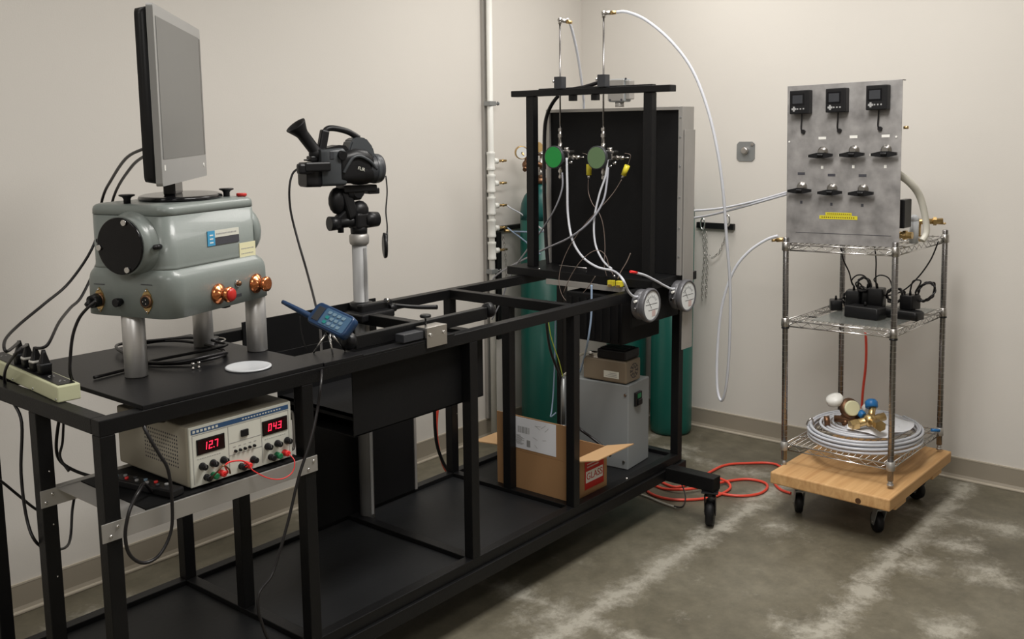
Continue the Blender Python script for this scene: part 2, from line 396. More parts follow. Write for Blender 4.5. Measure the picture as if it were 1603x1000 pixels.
# ------------------------------------------------------------------ the black bench
bx, by, W_, H, hb, pw = -3.785, -1.354, 0.67, 1.0335, 0.2486, 0.038
bench = thing('test_bench', 'long black steel frame bench on casters, with portal frame at its far end', 'bench', (bx, by, 0))
def Bb(u0, v0, z0, u1, v1, z1, bev=0.002):
    return MB().box((u0, v0, z0), (u1, v1, z1), bev)
LU = 2.664; us = [0, .5745, 1.2607, 1.842, 2.626]
for v in (0, W_-pw):
    part('top_rail', Bb(0, v, H-pw, LU, v+pw, H), 'black', bench)
    part('bottom_rail', Bb(0, v, hb-pw, LU, v+pw, hb), 'black', bench)
part('lower_beam', Bb(-.05, -.012, hb-.084, LU+.02, .032, hb-pw-.0005), 'black', bench)
part('lower_beam', Bb(-.05, W_-.032, hb-.084, LU+.02, W_+.012, hb-pw-.0005), 'black', bench)
for i, u in enumerate(us):
    for v in (0, W_-pw): part('post', Bb(u, v, hb, u+pw, v+pw, H-pw), 'black', bench)
    if i in (0, 1, 3):
        part('post', Bb(u, W_/2-pw/2, hb, u+pw, W_/2+pw/2, H-pw), 'black', bench)
    part('top_crossbar', Bb(u, pw, H-pw, u+pw, W_-pw, H), 'black', bench)
    part('bottom_crossbar', Bb(u, pw, hb-pw, u+pw, W_-pw, hb), 'black', bench)
for i in range(4):
    part('deck_board', Bb(us[i]+pw+.001, pw+.001, hb-.032, us[i+1]-.001, W_-pw-.001, hb-.016, .001), 'deck', bench)
# outriggers with casters
def caster_parts(parent, x, y, ztop, r, ang, wd=0.03):
    b = MB(); b.box((-.035, -.035, ztop-.006), (.035, .035, ztop), .002, RT((x, y, 0), ang)); b.cyl((x, y, ztop-.02), (x, y, ztop-.006), .022)
    for s in (-1, 1):
        b.prism([(-.02, ztop-.02), (.02, ztop-.02), (.045, r+.012), (.040, r-.012), (.015, r-.012)], 1, s*(wd/2+.003), s*(wd/2+.006), RT((x, y, 0), ang))
    b.box((-.02, -wd/2-.006, ztop-.024), (.02, wd/2+.006, ztop-.019), 0, RT((x, y, 0), ang))
    pl = part('caster_bracket', b, 'plastic' if wd > .033 else 'galv', parent)
    mx = RT((x, y, 0), ang); c = mx @ Vector((.028, 0, r)); ax = (mx.to_3x3() @ Vector((0, 1, 0)))
    b = MB().m('rubber'); p = c - ax*wd/2
    b.lathe([(r*.55, 0), (r*.9, 0), (r, wd*.2), (r, wd*.8), (r*.9, wd), (r*.55, wd)], p, ax, 28)
    b.m('dgrey').lathe([(.008, -.001), (r*.5, .002), (r*.55, .004), (r*.55, wd-.004), (r*.5, wd-.002), (.008, wd+.001)], p, ax, 24)
    b.m('steel').cyl(c - ax*(wd/2+.009), c + ax*(wd/2+.009), .005, seg=10)
    part('caster_wheel', b, None, pl)
for u in (.10, 2.50):
    for v0, v1, vc, rot in ((-.245, -.0125, -.207, .40), (W_+.0125, W_+.19, W_+.15, .9)):
        if u < 1 and v0 > 0:
            caster_parts(bench, u+.022, W_-.02, .1640, .060, rot, .036); continue
        part('outrigger_arm', Bb(u, v0, .166, u+.062, v1, .226, .003), 'black', bench)
        caster_parts(bench, u+.022, vc-.012, .166, .060, rot, .036)
# table plate with slots at its left edge, rests on the near end of the frame
b = MB(); b.box((.111, .003, H), (.655, W_-.015, H+.0115), .0015)
part('table_plate', b, 'top', bench)
part('cover_strip', Bb(.656, .0, H+.0003, .800, .135, H+.010, .001), 'top', bench)
part('cover_strip', Bb(.801, .0, H+.0003, 1.19, .050, H+.006, .001), 'top', bench)
# shelf for the power supply: angle strips and a black board
def angle(u0, u1, v, z0, z1, dep):
    b = MB(); b.box((u0, v-.003, z0), (u1, v, z1), .0008); b.box((u0, v, z1-.003), (u1, v+dep, z1), .0006)
    b.m('chrome')
    return b
b = MB().m('alud'); b.box((-.012, -.004, .745), (.616, -.0003, .790), .0008); b.box((.038, -.0003, .786), (.574, .030, .790))
b.m('chrome')
for u, z in ((.008, .757), (.026, .776), (.584, .757), (.602, .776)): b.sphere((u, -.005, z), .0045, 1, .5, 1, 10)
part('shelf_angle', b, None, bench, label='bare aluminium angle across the front posts')
b = MB().m('alud'); b.box((-.004, .3125, .750), (.616, .3155, .795), .0008); b.box((.0385, .3155, .792), (.574, .335, .795))
b.m('chrome')
for u, z in ((.008, .762), (.026, .781), (.584, .762), (.602, .781)): b.sphere((u, .3115, z), .0045, 1, .5, 1, 10)
part('shelf_angle', b, None, bench, label='bare aluminium angle on the middle posts')
b = MB().m('blackm'); b.box((.10, .001, .7905), (.570, .3115, .7945)); part('shelf_board', b, None, bench)
b = MB().m('alud'); b.box((.0385, -.0002, .7904), (.098, .3115, .7925)); part('shelf_end_plate', b, None, bench, label='bare aluminium plate at the near end')
# small holes / bolts on posts
b = MB()
for u, v, zs in ((.012, W_/2-pw/2-.0008, (.70, .56, .84)), (.5845, W_-pw-.0008, (.72, .62, .51)), (1.86, W_-pw-.0008, (.8, .5))):
    for z in zs: b.sphere((u+.012, v, z), .0026, 1, .5, 1, 8)
part('post_bolts', b, 'chrome', bench)
# hanging drawer box, open at its near end
b = MB()
u0, u1, v0, v1, z0, z1 = .79, 1.37, .040, .40, .787, H-pw-.001
b.box((u0, v0, z0), (u1, v0+.004, z1), .001); b.box((u0, v1-.004, z0), (u1, v1, z1)); b.box((u0, v0, z0), (u1, v1, z0+.004)); b.box((u1-.004, v0, z0), (u1, v1, z1))
b.box((u0-.0, v0+.004, z0+.06), (u0+.30, v1-.004, z0+.066)); b.box((u0+.0, v0+.004, z0+.05), (u0+.012, v1-.004, z0+.066))
part('drawer_box', b, 'blackm', bench)
# boards along the back
b = MB().m('blackm'); b.box((.83, W_-pw-.008, .80), (1.425, W_-pw-.0005, H+.024))
part('back_board', b, None, bench)
b = MB().m('blackm'); b.box((1.05, W_-pw-.010, hb+.001), (1.605, W_-pw-.001, .86)); b.m('alud').box((1.605, W_-pw-.014, hb+.001), (1.617, W_-pw+.002, .86))
part('back_board', b, None, bench)
# platform at the far end and the portal that stands on the rails
part('platform', Bb(2.33, -.04, H, 2.70, W_+.06, H+.036, .002), 'black', bench)
b = MB(); b.box((2.322, .09, H-.024), (2.3295, .50, H-.001), .001)
part('edge_strip', b, 'alud', bench, label='dull aluminium strip under the platform edge')
zt = 1.858
for v in (.002, .613): part('portal_post', Bb(2.381, v, H+.0365, 2.419, v+.040, zt-.0275, .002), 'black', bench)
part('portal_bar', Bb(2.375, -.085, zt-.027, 2.425, .735, zt, .003), 'black', bench)
part('portal_lower_bar', Bb(2.43, .03, zt-.012, 2.46, .62, zt+.008, .002), 'black', bench)
for v in (.407, .290): part('bar_clamp', Bb(2.385, v-.014, zt-.052, 2.412, v+.014, zt-.0275, .001), 'black', bench)
part('gauge_plate', Bb(2.23, -.008, H-.145, 2.60, -.001, H-.001, .001), 'blackm', bench)
b = MB(); b.box((2.30, .085, .79), (2.60, .375, H-.040), .004)
for k in range(7): b.box((2.292, .10+k*.040, .80), (2.3005, .112+k*.040, H-.06))
part('under_platform_box', b, 'blackm', bench)
b = MB()
for u, v in ((2.3, -.0), (2.20, .013)): pass
b.sphere((2.355, .16, H+.0365), .006); b.sphere((2.34, .55, H+.0365), .005); b.sphere((2.23, .012, hb+.001), .006)
part('loose_screws', b, 'chrome', bench)

# ------------------------------------------------------------------ instrument on three legs
inst = thing('infrared_instrument', 'large grey enamelled instrument box on three aluminium legs, black disc cover on its end', 'instrument', (-3.358, -1.034, 1.045), math.radians(17.5))
for x, y in ((-.176, .015), (.185, .09), (.190, -.100)):
    b = MB(); b.lathe([(.028, 0), (.0295, .002), (.0295, .1645), (.0285, .1655)], (x, y, .0005), seg=32); part('leg', b, 'leg', inst)
b = MB()
b.rloft([(.166, .207, .146, .045), (.168, .213, .151, .05), (.254, .2115, .1495, .05), (.266, .2095, .1475, .049, -.001, 0), (.275, .2055, .1440, .046, -.003, 0), (.281, .200, .1395, .042, -.005, 0), (.286, .1945, .1350, .038, -.007, 0), (.290, .191, .132, .036, -.008, 0)], 8)
part('skirt', b, 'hammer', inst)
b = MB()
b.rloft([(.2902, .1908, .1318, .036, -.008, 0), (.296, .1888, .1308, .0355, -.008, 0), (.304, .1875, .1302, .035, -.008, 0), (.428, .187, .130, .035, -.008, 0)], 8)
part('body', b, 'hammer', inst)
b = MB()
b.rloft([(.4285, .184, .127, .034, -.008, 0), (.4300, .1875, .1305, .035, -.008, 0), (.443, .1870, .130, .035, -.008, 0), (.450, .1845, .1275, .033, -.008, 0), (.455, .178, .121, .030, -.008, 0), (.457, .168, .112, .028, -.008, 0)], 8)
part('lid', b, 'hammer', inst)
# end port with its black disc cover
b = MB(); b.lathe([(.086, .0), (.084, .012), (.078, .024), (.0755, .030), (.0755, .052)], (-.186, -.020, .355), (-1, 0, 0), 40); part('end_port', b, 'hammer', inst)
b = MB().m('gloss'); b.lathe([(.072, 0), (.0725, .001), (.0725, .005), (.071, .006)], (-.2385, -.020, .355), (-1, 0, 0), 40)
dc = part('disc_cover', b, None, inst, label='black disc cover')
for a in (70, 185, -68):
    a = math.radians(a); b = MB(); y, z = -.020-.064*math.cos(a)*1, .355+.064*math.sin(a)
    b.cyl((-.2445, y, z), (-.250, y, z), .0075, seg=12); b.box((-.2505, y-.006, z-.001), (-.2495, y+.006, z+.001)); part('screw', b, 'chrome', dc)
b = MB(); b.cyl((-.21, .062, .365), (-.232, .062, .365), .007, .006, 14); part('side_knob', b, 'plastic', inst)
b = MB(); b.lathe([(.084, 0), (.082, .028), (.074, .046), (.05, .056), (.01, .058)], (.176, -.035, .352), (1, 0, 0), 36); part('far_port', b, 'hammer', inst)
b = MB(); b.cyl((-.193, -.105, .352), (-.212, -.105, .352), .0065, seg=14); b.sphere((-.212, -.105, .352), .0065); part('side_knob', b, 'plastic', inst)
# knobs on the lid
for x, y in ((-.165, .02), (.135, -.060)):
    b = MB(); b.lathe([(.009, 0), (.009, .012), (.012, .017), (.020, .020), (.0205, .023), (.018, .024)], (x, y, .4565), seg=20); part('lid_knob', b, 'plastic', inst)
b = MB(); b.lathe([(.011, 0), (.011, .003), (.0145, .004), (.0145, .010), (.013, .012)], (.150, -.100, .4545), seg=20); part('push_button', b, 'red', inst, label='red push button')
# sockets on the end of the skirt
def diamond(y, z):
    b = MB().m('brass'); b.prism([(y, z+.033), (y-.012, z+.018), (y-.018, z), (y-.012, z-.018), (y, z-.033), (y+.012, z-.018), (y+.018, z), (y+.012, z+.018)], 0, -.2125, -.2155)
    b.m('bronze').lathe([(.0175, 0), (.0175, .005), (.014, .006)], (-.2155, y, z), (-1, 0, 0), 20)
    b.m('plastic').cyl((-.2215, y, z), (-.2225, y, z), .0125, seg=18)
    b.m('chrome'); b.sphere((-.217, y, z+.027), .003); b.sphere((-.217, y, z-.027), .003)
    for k in range(3): b.cyl((-.2225, y+.006*math.cos(k*2.1), z+.006*math.sin(k*2.1)), (-.2235, y+.006*math.cos(k*2.1), z+.006*math.sin(k*2.1)), .0015, seg=6)
    return b
part('socket', diamond(.086, .208), None, inst); part('socket', diamond(-.071, .212), None, inst)
b = MB(); b.cyl((-.2225, .086, .208), (-.243, .087, .206), .0185, .0165, 20); b.cyl((-.243, .087, .206), (-.256, .092, .198), .011, .006, 14); part('plug', b, 'plastic', inst)
b = MB(); b.lathe([(.009, 0), (.009, .008), (.0115, .009), (.0115, .020), (.010, .022)], (-.2125, .016, .206), (-1, 0, 0), 18); part('fuse_holder', b, 'plastic', inst)
b = MB().m('ink')
for y, z in ((.085, .248), (-.071, .254)): b.box((-.2135, y-.018, z), (-.2128, y+.018, z+.0016))
part('engraved_marks', b, None, inst)
# copper knobs and lamp on the long side
for x, z in ((-.037, .208), (.128, .212)):
    b = MB(); b.lathe([(.026, 0), (.028, .003), (.028, .007), (.022, .012), (.012, .019), (.0115, .024), (.019, .030), (.0215, .036), (.0205, .043), (.014, .046)], (x, -.149, z), (0, -1, 0), 28)
    kn = part('copper_knob', b, 'copper', inst, label='shiny copper knob')
    if x < 0:
        b = MB(); b.lathe([(.0185, .0462), (.0165, .050), (.008, .053), (.002, .0535)], (x, -.149, z), (0, -1, 0), 24); part('cap', b, 'red', kn)
b = MB().m('chrome'); b.cyl((.047, -.150, .224), (.047, -.155, .224), .0105, seg=16); b.m('bronze').sphere((.047, -.156, .224), .008); part('indicator_lamp', b, None, inst)
b = MB().m('dgrey'); b.box((.026, -.1520, .186), (.062, -.1505, .194)); part('small_tag', b, None, inst)
# maker's plate, sticky note
b = MB().m('lblue'); b.box((-.044, -.1325, .336), (-.014, -.1300, .376))
b.m('panelw').box((-.014, -.1325, .357), (.088, -.1300, .376)); b.m('ink').box((-.014, -.1325, .336), (.088, -.1300, .3565))
b.m('inkg')
for k in range(14): b.box((-.008+k*.0062, -.1330, .364), (-.0045+k*.0062, -.1324, .368))
b.m('white')
for k in range(3): b.box((-.036, -.1330, .343+k*.010), (-.022, -.1324, .346+k*.010))
part('maker_plate', b, None, inst, label='blue, white and black plate')
b = MB().m('note'); b.box((.088, -.1320, .283), (.160, -.1304, .330))
b.m('inkg')
for r_ in range(2):
    x = .096
    while x < .148:
        L_ = random.uniform(.003, .008); b.box((x, -.1325, .312-r_*.014), (x+L_, -.1319, .3145-r_*.014)); x += L_+.0025
part('sticky_note', b, None, inst, label='pale yellow note with faint writing')
b = MB().m('plastic'); b.lathe([(.016, 0), (.016, -.004), (.006, -.007)], (.02, -.125, .165)); part('foot_screw', b, None, inst)

# ------------------------------------------------------------------ monitor on the instrument
PN, PF = Vector((-3.525, -1.245, 1.551)), Vector((-3.089, -.773, 1.55))
d = (PF-PN); WM = Vector((d.x, d.y, 0)).length; ang = math.atan2(d.y, d.x); HM = .443
mon = thing('monitor', 'flat monitor with silver bezel and black edge, seen almost edge-on, on top of grey instrument', 'monitor', (-3.335, -1.012, 1.5025), ang)
mi = MW[mon.name].inverted(); p0 = mi @ PN; x0, yf, zb = p0.x, p0.y, p0.z
# local: x along the width, -y is the screen side
b = MB(); b.rloft([(yf, WM/2, HM/2, .008, x0+WM/2, zb+HM/2), (yf+.016, WM/2, HM/2, .008, x0+WM/2, zb+HM/2)], 4, axis=1, smooth=False); part('bezel', b, 'silver', mon, label='silver bezel')
b = MB(); b.rloft([(yf+.0162, WM/2-.006, HM/2-.006, .01, x0+WM/2, zb+HM/2), (yf+.046, WM/2-.010, HM/2-.010, .02, x0+WM/2, zb+HM/2), (yf+.060, WM/2-.09, HM/2-.08, .03, x0+WM/2, zb+HM/2)], 5, axis=1); part('back_shell', b, 'plastic', mon)
b = MB().m('screen'); b.box((x0+.022, yf-.0012, zb+.066), (x0+WM-.035, yf+.004, zb+HM-.028)); part('screen', b, None, mon)
b = MB().m('gloss'); b.box((x0+WM-.032, yf-.0012, zb+.066), (x0+WM-.012, yf+.004, zb+HM-.030)); part('speaker_grille', b, None, mon)
b = MB().m('white'); b.box((x0+.028, yf-.0012, zb+.038), (x0+.04, yf+.001, zb+.052)); b.cyl((x0+WM-.05, yf+.001, zb+.035), (x0+WM-.05, yf-.0015, zb+.035), .006, seg=12); part('badge', b, None, mon)
b = MB(); b.box((-.055, yf+.020, .010), (.055, yf+.052, zb+.03), .006); part('neck', b, 'gloss', mon)
b = MB(); yc = yf+.03
def ell(a, c_, z): return [(.012+a*math.cos(2*PI*k/48), yc-.012+c_*math.sin(2*PI*k/48), z) for k in range(48)]
b.rings([ell(.168, .106, 0), ell(.172, .110, .003), ell(.170, .108, .009), ell(.160, .10, .012)]); part('base', b, 'gloss', mon)

# ------------------------------------------------------------------ on the table plate
b = MB(); b.lathe([(.060, 0), (.062, .001), (.062, .004), (.058, .005), (.054, .0035), (.002, .0035)], (-3.293, -1.232, 1.0455), seg=40); solo('lens_cover', b, 'frost', 'frosted white round disc lying flat on black table plate', 'disc')
for k, (px, lb) in enumerate((('l', 'small steel standoff on black table plate, further from the frosted disc'), ('r', 'small steel standoff on black table plate, nearer the frosted disc'))):
    p = ((-3.398, -1.130), (-3.380, -1.130))[k]
    b = MB(); b.lathe([(.004, 0), (.004, .004), (.0025, .005), (.0025, .012), (.0045, .013), (.0045, .018)], (p[0], p[1], 1.0455), seg=12); solo('standoff', b, 'steel', lb, 'standoff')
pts = []
for k in range(40):
    a = 2*PI*k/20*1.0; rr = .150+.010*math.sin(k*1.05)+(.012 if k > 20 else 0); pts.append((-3.335+rr*(math.cos(a)*.60-math.sin(a)*.52), -.925+rr*(-math.cos(a)*.80-math.sin(a)*.86), 1.0505+.004*(1+math.sin(k*.9))+(.008 if k > 20 else 0)))
b = MB(); b.tube(pts+[(-3.43, -.97, 1.051), (-3.50, -1.0, 1.051), (-3.62, -1.02, 1.051)], .0045, 8, 4); solo('coiled_cable', b, 'cable', 'black cable coiled loosely on table plate between the instrument legs', 'cable')
b = MB().m('plastic'); b.cyl((-3.16, -.86, 1.046), (-3.16, -.86, 1.060), .022, seg=20); b.m('steel'); b.tube([(-3.16+.04*math.cos(k*.63), -.86+.04*math.sin(k*.63), 1.050) for k in range(10)], .002, 6, 3, loop=True)
solo('wire_clip', b, None, 'small black disc with wire ring behind the instrument legs', 'clip')

# power strip on the end rail
strip = thing('power_strip', 'cream power strip with black outlet face on near end of bench', 'power strip', (-3.768, -1.128, 1.0340), math.radians(-5))
b = MB(); b.box((0, 0, 0), (.056, .52, .040), .003); part('housing', b, 'ltgreen', strip)
b = MB().m('plastic'); b.box((.008, .012, .0402), (.048, .505, .0425)); part('outlet_face', b, None, strip, label='black outlet face')
b = MB()
for k in range(7):
    y = .040+k*.068
    for dx in (-.006, .006): b.box((.028+dx-.0015, y-.005, .0426), (.028+dx+.0015, y+.005, .0430))
    b.cyl((.028, y+.012, .0426), (.028, y+.012, .0430), .003, seg=8)
part('outlet_slots', b, 'inkg', strip)
b = MB(); 
for y in (.01, .16, .30): b.cyl((.0, y, .008), (-.002, y, .008), .003, seg=8)
part('housing_screws', b, 'chrome', strip)
smx = MW[strip.name]
plugs = []
for k, (y, lab) in enumerate(((.150, 'black mains plug in the power strip, nearest the strip end'), (.205, 'black mains plug in the power strip, second from the strip end'), (.262, 'black mains plug in the power strip, third from the strip end'), (.318, 'black mains plug in the power strip, farthest from the strip end'))):
    p = smx @ Vector((.028, y, .0430)); t = thing('mains_plug', lab, 'plug', p, math.radians(-5+random.uniform(-8, 8)), 'plugs in the power strip')
    b = MB(); b.rloft([(0, .014, .012, .004), (.022, .015, .013, .005), (.034, .011, .009, .004), (.052, .006, .006, .003), (.062, .004, .004, .002)], 4); part('plug_body', b, 'plastic', t)
    b = MB(); b.rloft([(.022, .0155, .0135, .005), (.028, .0150, .0128, .005)], 4); part('grip_ring', b, 'white' if k in (1, 2) else 'dgrey', t)
    plugs.append(p)
def top(k): return tuple(plugs[k] + Vector((0, 0, .058)))

# cables round the instrument
def cable(name, pts, r, key, label, cat='cable', group=None, seg=8, sub=6):
    b = MB(); b.tube(pts, r, seg, sub); return solo(name, b, key, label, cat, group)
cable('monitor_cable', [(-3.4930, -1.1668, 1.6491), (-3.4938, -1.1037, 1.6407), (-3.4695, -0.9790, 1.6158), (-3.4064, -0.7822, 1.5538), (-3.3795, -0.6695, 1.4896), (-3.3984, -0.6429, 1.3600), (-3.4905, -0.6645, 1.2577), (-3.6044, -0.7417, 1.2159), (-3.7085, -0.8133, 1.1815), (-3.7796, -0.8903, 1.1621), (-3.7980, -0.9362, 1.1417), top(3)], .0042, 'cable', 'black monitor cable looping farthest left beside the instrument to the power strip')
cable('monitor_cable', [(-3.4943, -1.1677, 1.6379), (-3.4730, -1.0846, 1.6253), (-3.4212, -0.9162, 1.5893), (-3.3469, -0.6763, 1.4955), (-3.3560, -0.6048, 1.3340), (-3.4664, -0.6867, 1.2189), (-3.5420, -0.7588, 1.1960), (-3.6323, -0.8750, 1.1818), (-3.7132, -0.9751, 1.1483), top(1)], .0042, 'cable', 'black monitor cable falling behind the instrument between the other two leads')
cable('instrument_lead', [(-3.6740, -1.1629, 1.2765), (-3.6900, -1.1544, 1.2620), (-3.7044, -1.1348, 1.2350), (-3.7166, -1.1212, 1.1923), (-3.7221, -1.1110, 1.1358), (-3.7219, -1.1044, 1.0944), (-3.690, -1.06, 1.048)], .0040, 'cable', 'black lead from the plug on instrument end down to table plate')
cable('hanging_cable', [top(2), (-3.7949, -1.0015, 1.1533), (-3.7855, -0.8985, 1.0926), (-3.7582, -0.8174, 1.0321), (-3.7764, -0.8979, 1.0013), (-3.7768, -0.9404, 0.9516), (-3.7922, -0.9495, 0.8254), (-3.7963, -0.9704, 0.7089), (-3.7868, -0.9957, 0.6472), (-3.6736, -0.8372, 0.5468), (-3.5790, -0.7233, 0.5019), (-3.5400, -0.6750, 0.5750), (-3.5321, -0.6764, 0.6124)], .0040, 'cable', 'black cable hanging in a long loop outside the near end of bench')
cable('hanging_cable', [(-3.7070, -1.0187, 0.9862), (-3.6941, -0.9649, 0.9395), (-3.6743, -0.8966, 0.8514), (-3.6530, -0.8701, 0.8008), (-3.6216, -0.8840, 0.7679), (-3.5789, -0.9101, 0.7432), (-3.5421, -0.9261, 0.7306)], .0045, 'cable', 'thick black cable curving behind near end posts towards the shelf')
cable('hanging_cable', [(-3.6590, -0.9238, 0.9585), (-3.6616, -0.9086, 0.8682), (-3.6708, -0.9067, 0.8259), (-3.6601, -0.9285, 0.7868)], .0035, 'cable', 'short black cable end hanging beside the middle end post')
cable('hanging_cable', [(-3.8960, -0.9725, 0.8682), (-3.8489, -0.9602, 0.8240), (-3.8064, -0.9435, 0.7738), (-3.7542, -0.9254, 0.7119), (-3.6737, -0.8156, 0.6430)], .0035, 'cable', 'black cable entering from the left edge and passing behind the end post')
cable('supply_lead', [(-3.58, -1.28, .972), (-3.6668, -1.3400, 0.9991), (-3.6703, -1.3650, 0.9687), (-3.6527, -1.3750, 0.9236), (-3.6365, -1.3800, 0.8838), (-3.6310, -1.3800, 0.8102), (-3.6377, -1.3800, 0.7317), (-3.6714, -1.3800, 0.6820), (-3.7132, -1.3800, 0.6762), (-3.7465, -1.3800, 0.7087), (-3.7542, -1.3800, 0.7583), (-3.7430, -1.3800, 0.8059), (-3.7223, -1.3720, 0.8332), (-3.7017, -1.3600, 0.8461), (-3.6711, -1.3300, 0.8475), (-3.625, -1.28, .800)], .0042, 'cable', 'black lead hanging in a loop in front of aluminium shelf angle')

# ------------------------------------------------------------------ bench power supply
px0, px1, pyf, pyb, pz0, pz1 = -3.552, -3.232, -1.334, -.995, .7955, .957
psu = thing('power_supply', 'beige laboratory power supply with two red digital displays on the shelf', 'power supply', (px0, pyf, pz0))
LX, LY, LZ = px1-px0, pyb-pyf, pz1-pz0
b = MB(); b.box((0, .006, .004), (LX, LY, LZ), .005); part('case', b, 'psu', psu)
b = MB()
for i in range(16):
    for j in range(9): b.cyl((-.0002, .05+i*.010, .05+j*.010), (.0008, .05+i*.010, .05+j*.010), .0028, seg=6, smooth=False)
part('vent_holes', b, 'ink', psu)
b = MB().m('panelw'); b.box((.003, 0, .004), (LX-.003, .0065, LZ-.002), .002)
b.m('inkg')
for x in (.116, .218): b.box((x, -.0006, .012), (x+.0012, .0002, LZ-.024))
b.box((.117, -.0006, .090), (.218, .0002, .0912)); b.box((.117, -.0006, .058), (.218, .0002, .0592))
b.box((.012, -.0006, LZ-.025), (LX-.012, .0002, LZ-.0238)); b.box((.012, -.0006, .010), (.0132, .0002, LZ-.024)); b.box((LX-.0132, -.0006, .010), (LX-.012, .0002, LZ-.024))
for x0_ in (.024, .228):
    for k in range(10): b.box((x0_+k*.007, -.0006, .073), (x0_+.004+k*.007, .0002, .0742))
for k in range(5): b.box((.130+k*.016, -.0006, .078), (.137+k*.016, .0002, .0795))
part('front_panel', b, None, psu)
b = MB().m('blue'); b.box((.010, -.0008, LZ-.021), (LX-.012, .0002, LZ-.009)); b.m('panelw')
for k in range(7): b.box((.014+k*.011, -.0012, LZ-.018), (.021+k*.011, -.0007, LZ-.012))
for k in range(14): b.box((.16+k*.009, -.0012, LZ-.0165), (.165+k*.009, -.0007, LZ-.0135))
part('title_strip', b, None, psu, label='dark blue strip with pale lettering')
SEG = {'0': 'abcdef', '1': 'bc', '2': 'abged', '3': 'abgcd', '4': 'fgbc', '7': 'abc'}
def digits(b, s_, x, z, h, y):
    wd = h*.52; t_ = h*.11
    for ch in s_:
        if ch == '.':
            b.box((x-h*.10, y-.0006, z), (x+h*.02, y, z+h*.12)); continue
        for sg in SEG[ch]:
            r_ = {'a': (0, h-t_, wd, h), 'd': (0, 0, wd, t_), 'g': (0, h/2-t_/2, wd, h/2+t_/2), 'f': (0, h/2, t_, h), 'b': (wd-t_, h/2, wd, h), 'e': (0, 0, t_, h/2), 'c': (wd-t_, 0, wd, h/2)}[sg]
            sl = lambda zz: zz*.12
            b.quad([(x+r_[0]+sl(r_[1]), y-.0005, z+r_[1]), (x+r_[2]+sl(r_[1]), y-.0005, z+r_[1]), (x+r_[2]+sl(r_[3]), y-.0005, z+r_[3]), (x+r_[0]+sl(r_[3]), y-.0005, z+r_[3])])
        x += wd+h*.30
for x0_, s_ in ((.026, '12.7'), (.224, '04.3')):
    b = MB().m('plastic'); b.box((x0_-.003, -.002, .084), (x0_+.079, .0008, .124), .001); b.m('dispbg').box((x0_, -.0026, .087), (x0_+.076, -.0019, .121))
    ds = part('display', b, None, psu)
    b = MB().m('led'); digits(b, s_, x0_+.014, .0945, .0195, -.0029); part('digits', b, None, ds, label='glowing red digits')
b = MB().m('plastic'); b.box((.154, -.005, .100), (.176, .0005, .118), .001); part('power_switch', b, None, psu)
for k, x in enumerate((.036, .067, .098, .235, .267, .299)):
    b = MB().m('plastic'); b.lathe([(.0095, 0), (.0100, .003), (.0085, .006), (.0078, .017), (.007, .018)], (x, 0, .0535), (0, -1, 0), 18); b.m('inkg').box((x-.0006, -.0185, .0535), (x+.0006, -.0181, .061)); part('knob', b, None, psu)
for k in range(5):
    b = MB().m('plastic'); b.cyl((.135+k*.0145, 0, .067), (.135+k*.0145, -.006, .067), .0038, seg=10); part('push_button', b, None, psu)
b = MB().m('plastic'); b.lathe([(.0095, 0), (.0100, .003), (.0085, .006), (.0078, .017), (.007, .018)], (.188, 0, .030), (0, -1, 0), 18); part('knob', b, None, psu)
for x, key in ((.046, 'plastic'), (.066, 'green'), (.088, 'redtip'), (.243, 'plastic'), (.264, 'green'), (.289, 'redtip'), (.150, 'plastic'), (.166, 'redtip')):
    b = MB(); b.lathe([(.0085, 0), (.0085, .004), (.0065, .005), (.0065, .008), (.0082, .010), (.0082, .018), (.005, .019)], (x, 0, .022), (0, -1, 0), 14)
    part('binding_post', b, key, psu, label={'plastic': 'black binding post', 'green': 'green binding post', 'redtip': 'red binding post'}[key])
b = MB().m('alud'); b.tube([(LX+.001, .02, .02), (LX+.018, .02, .022), (LX+.018, .02, .115), (LX+.001, .02, .118)], .004, 8, 5); part('side_handle', b, None, psu)
for x in (.03, LX-.03):
    b = MB(); b.cyl((x, .03, .0), (x, .03, .004), .010, seg=12); part('foot', b, 'rubber', psu)
def L(x, y, z): return (px0+x, pyf+y, pz0+z)
for pts, lb, ky, r in (([L(.088, -.02, .022), L(.080, -.045, .035), L(.070, -.05, .055), L(.085, -.05, .062), L(.12, -.05, .055), L(.150, -.035, .032), L(.150, -.02, .024)], 'red test lead bridging the left hand terminals of the power supply', 'redtip', .0022),
                 ([L(.289, -.02, .022), L(.292, -.04, .005), L(.275, -.05, -.020), L(.240, -.05, -.028), L(.200, -.045, -.015), L(.166, -.03, .012), L(.166, -.02, .022)], 'thin pink lead drooping in front of shelf angle below right display', 'redtip', .0015),
                 ([L(.046, -.02, .022), L(.05, -.045, .045), L(.064, -.05, .058), L(.08, -.05, .045), L(.090, -.04, .028)], 'short dark red lead arched over left green terminal', 'bronze', .0022)):
    cable('test_lead', pts, r, ky, lb, 'lead')
pk = thing('remote_strip', 'black strip of connectors with coloured spots lying on shelf beside power supply', 'connector strip', (-3.630, -1.16, .7950), math.radians(-78))
b = MB(); b.box((-.03, -.022, 0), (.19, .018, .020), .004); part('housing', b, 'plastic', pk)
for k in range(10):
    b = MB(); x, y = -.018+k*.018, -.008+.012*(k % 2); b.cyl((x, y, .020), (x, y, .025), .005, seg=8)
    part('button', b, ('keyl', 'inkg', 'redtip', 'dgrey', 'inkg')[k % 5], pk)

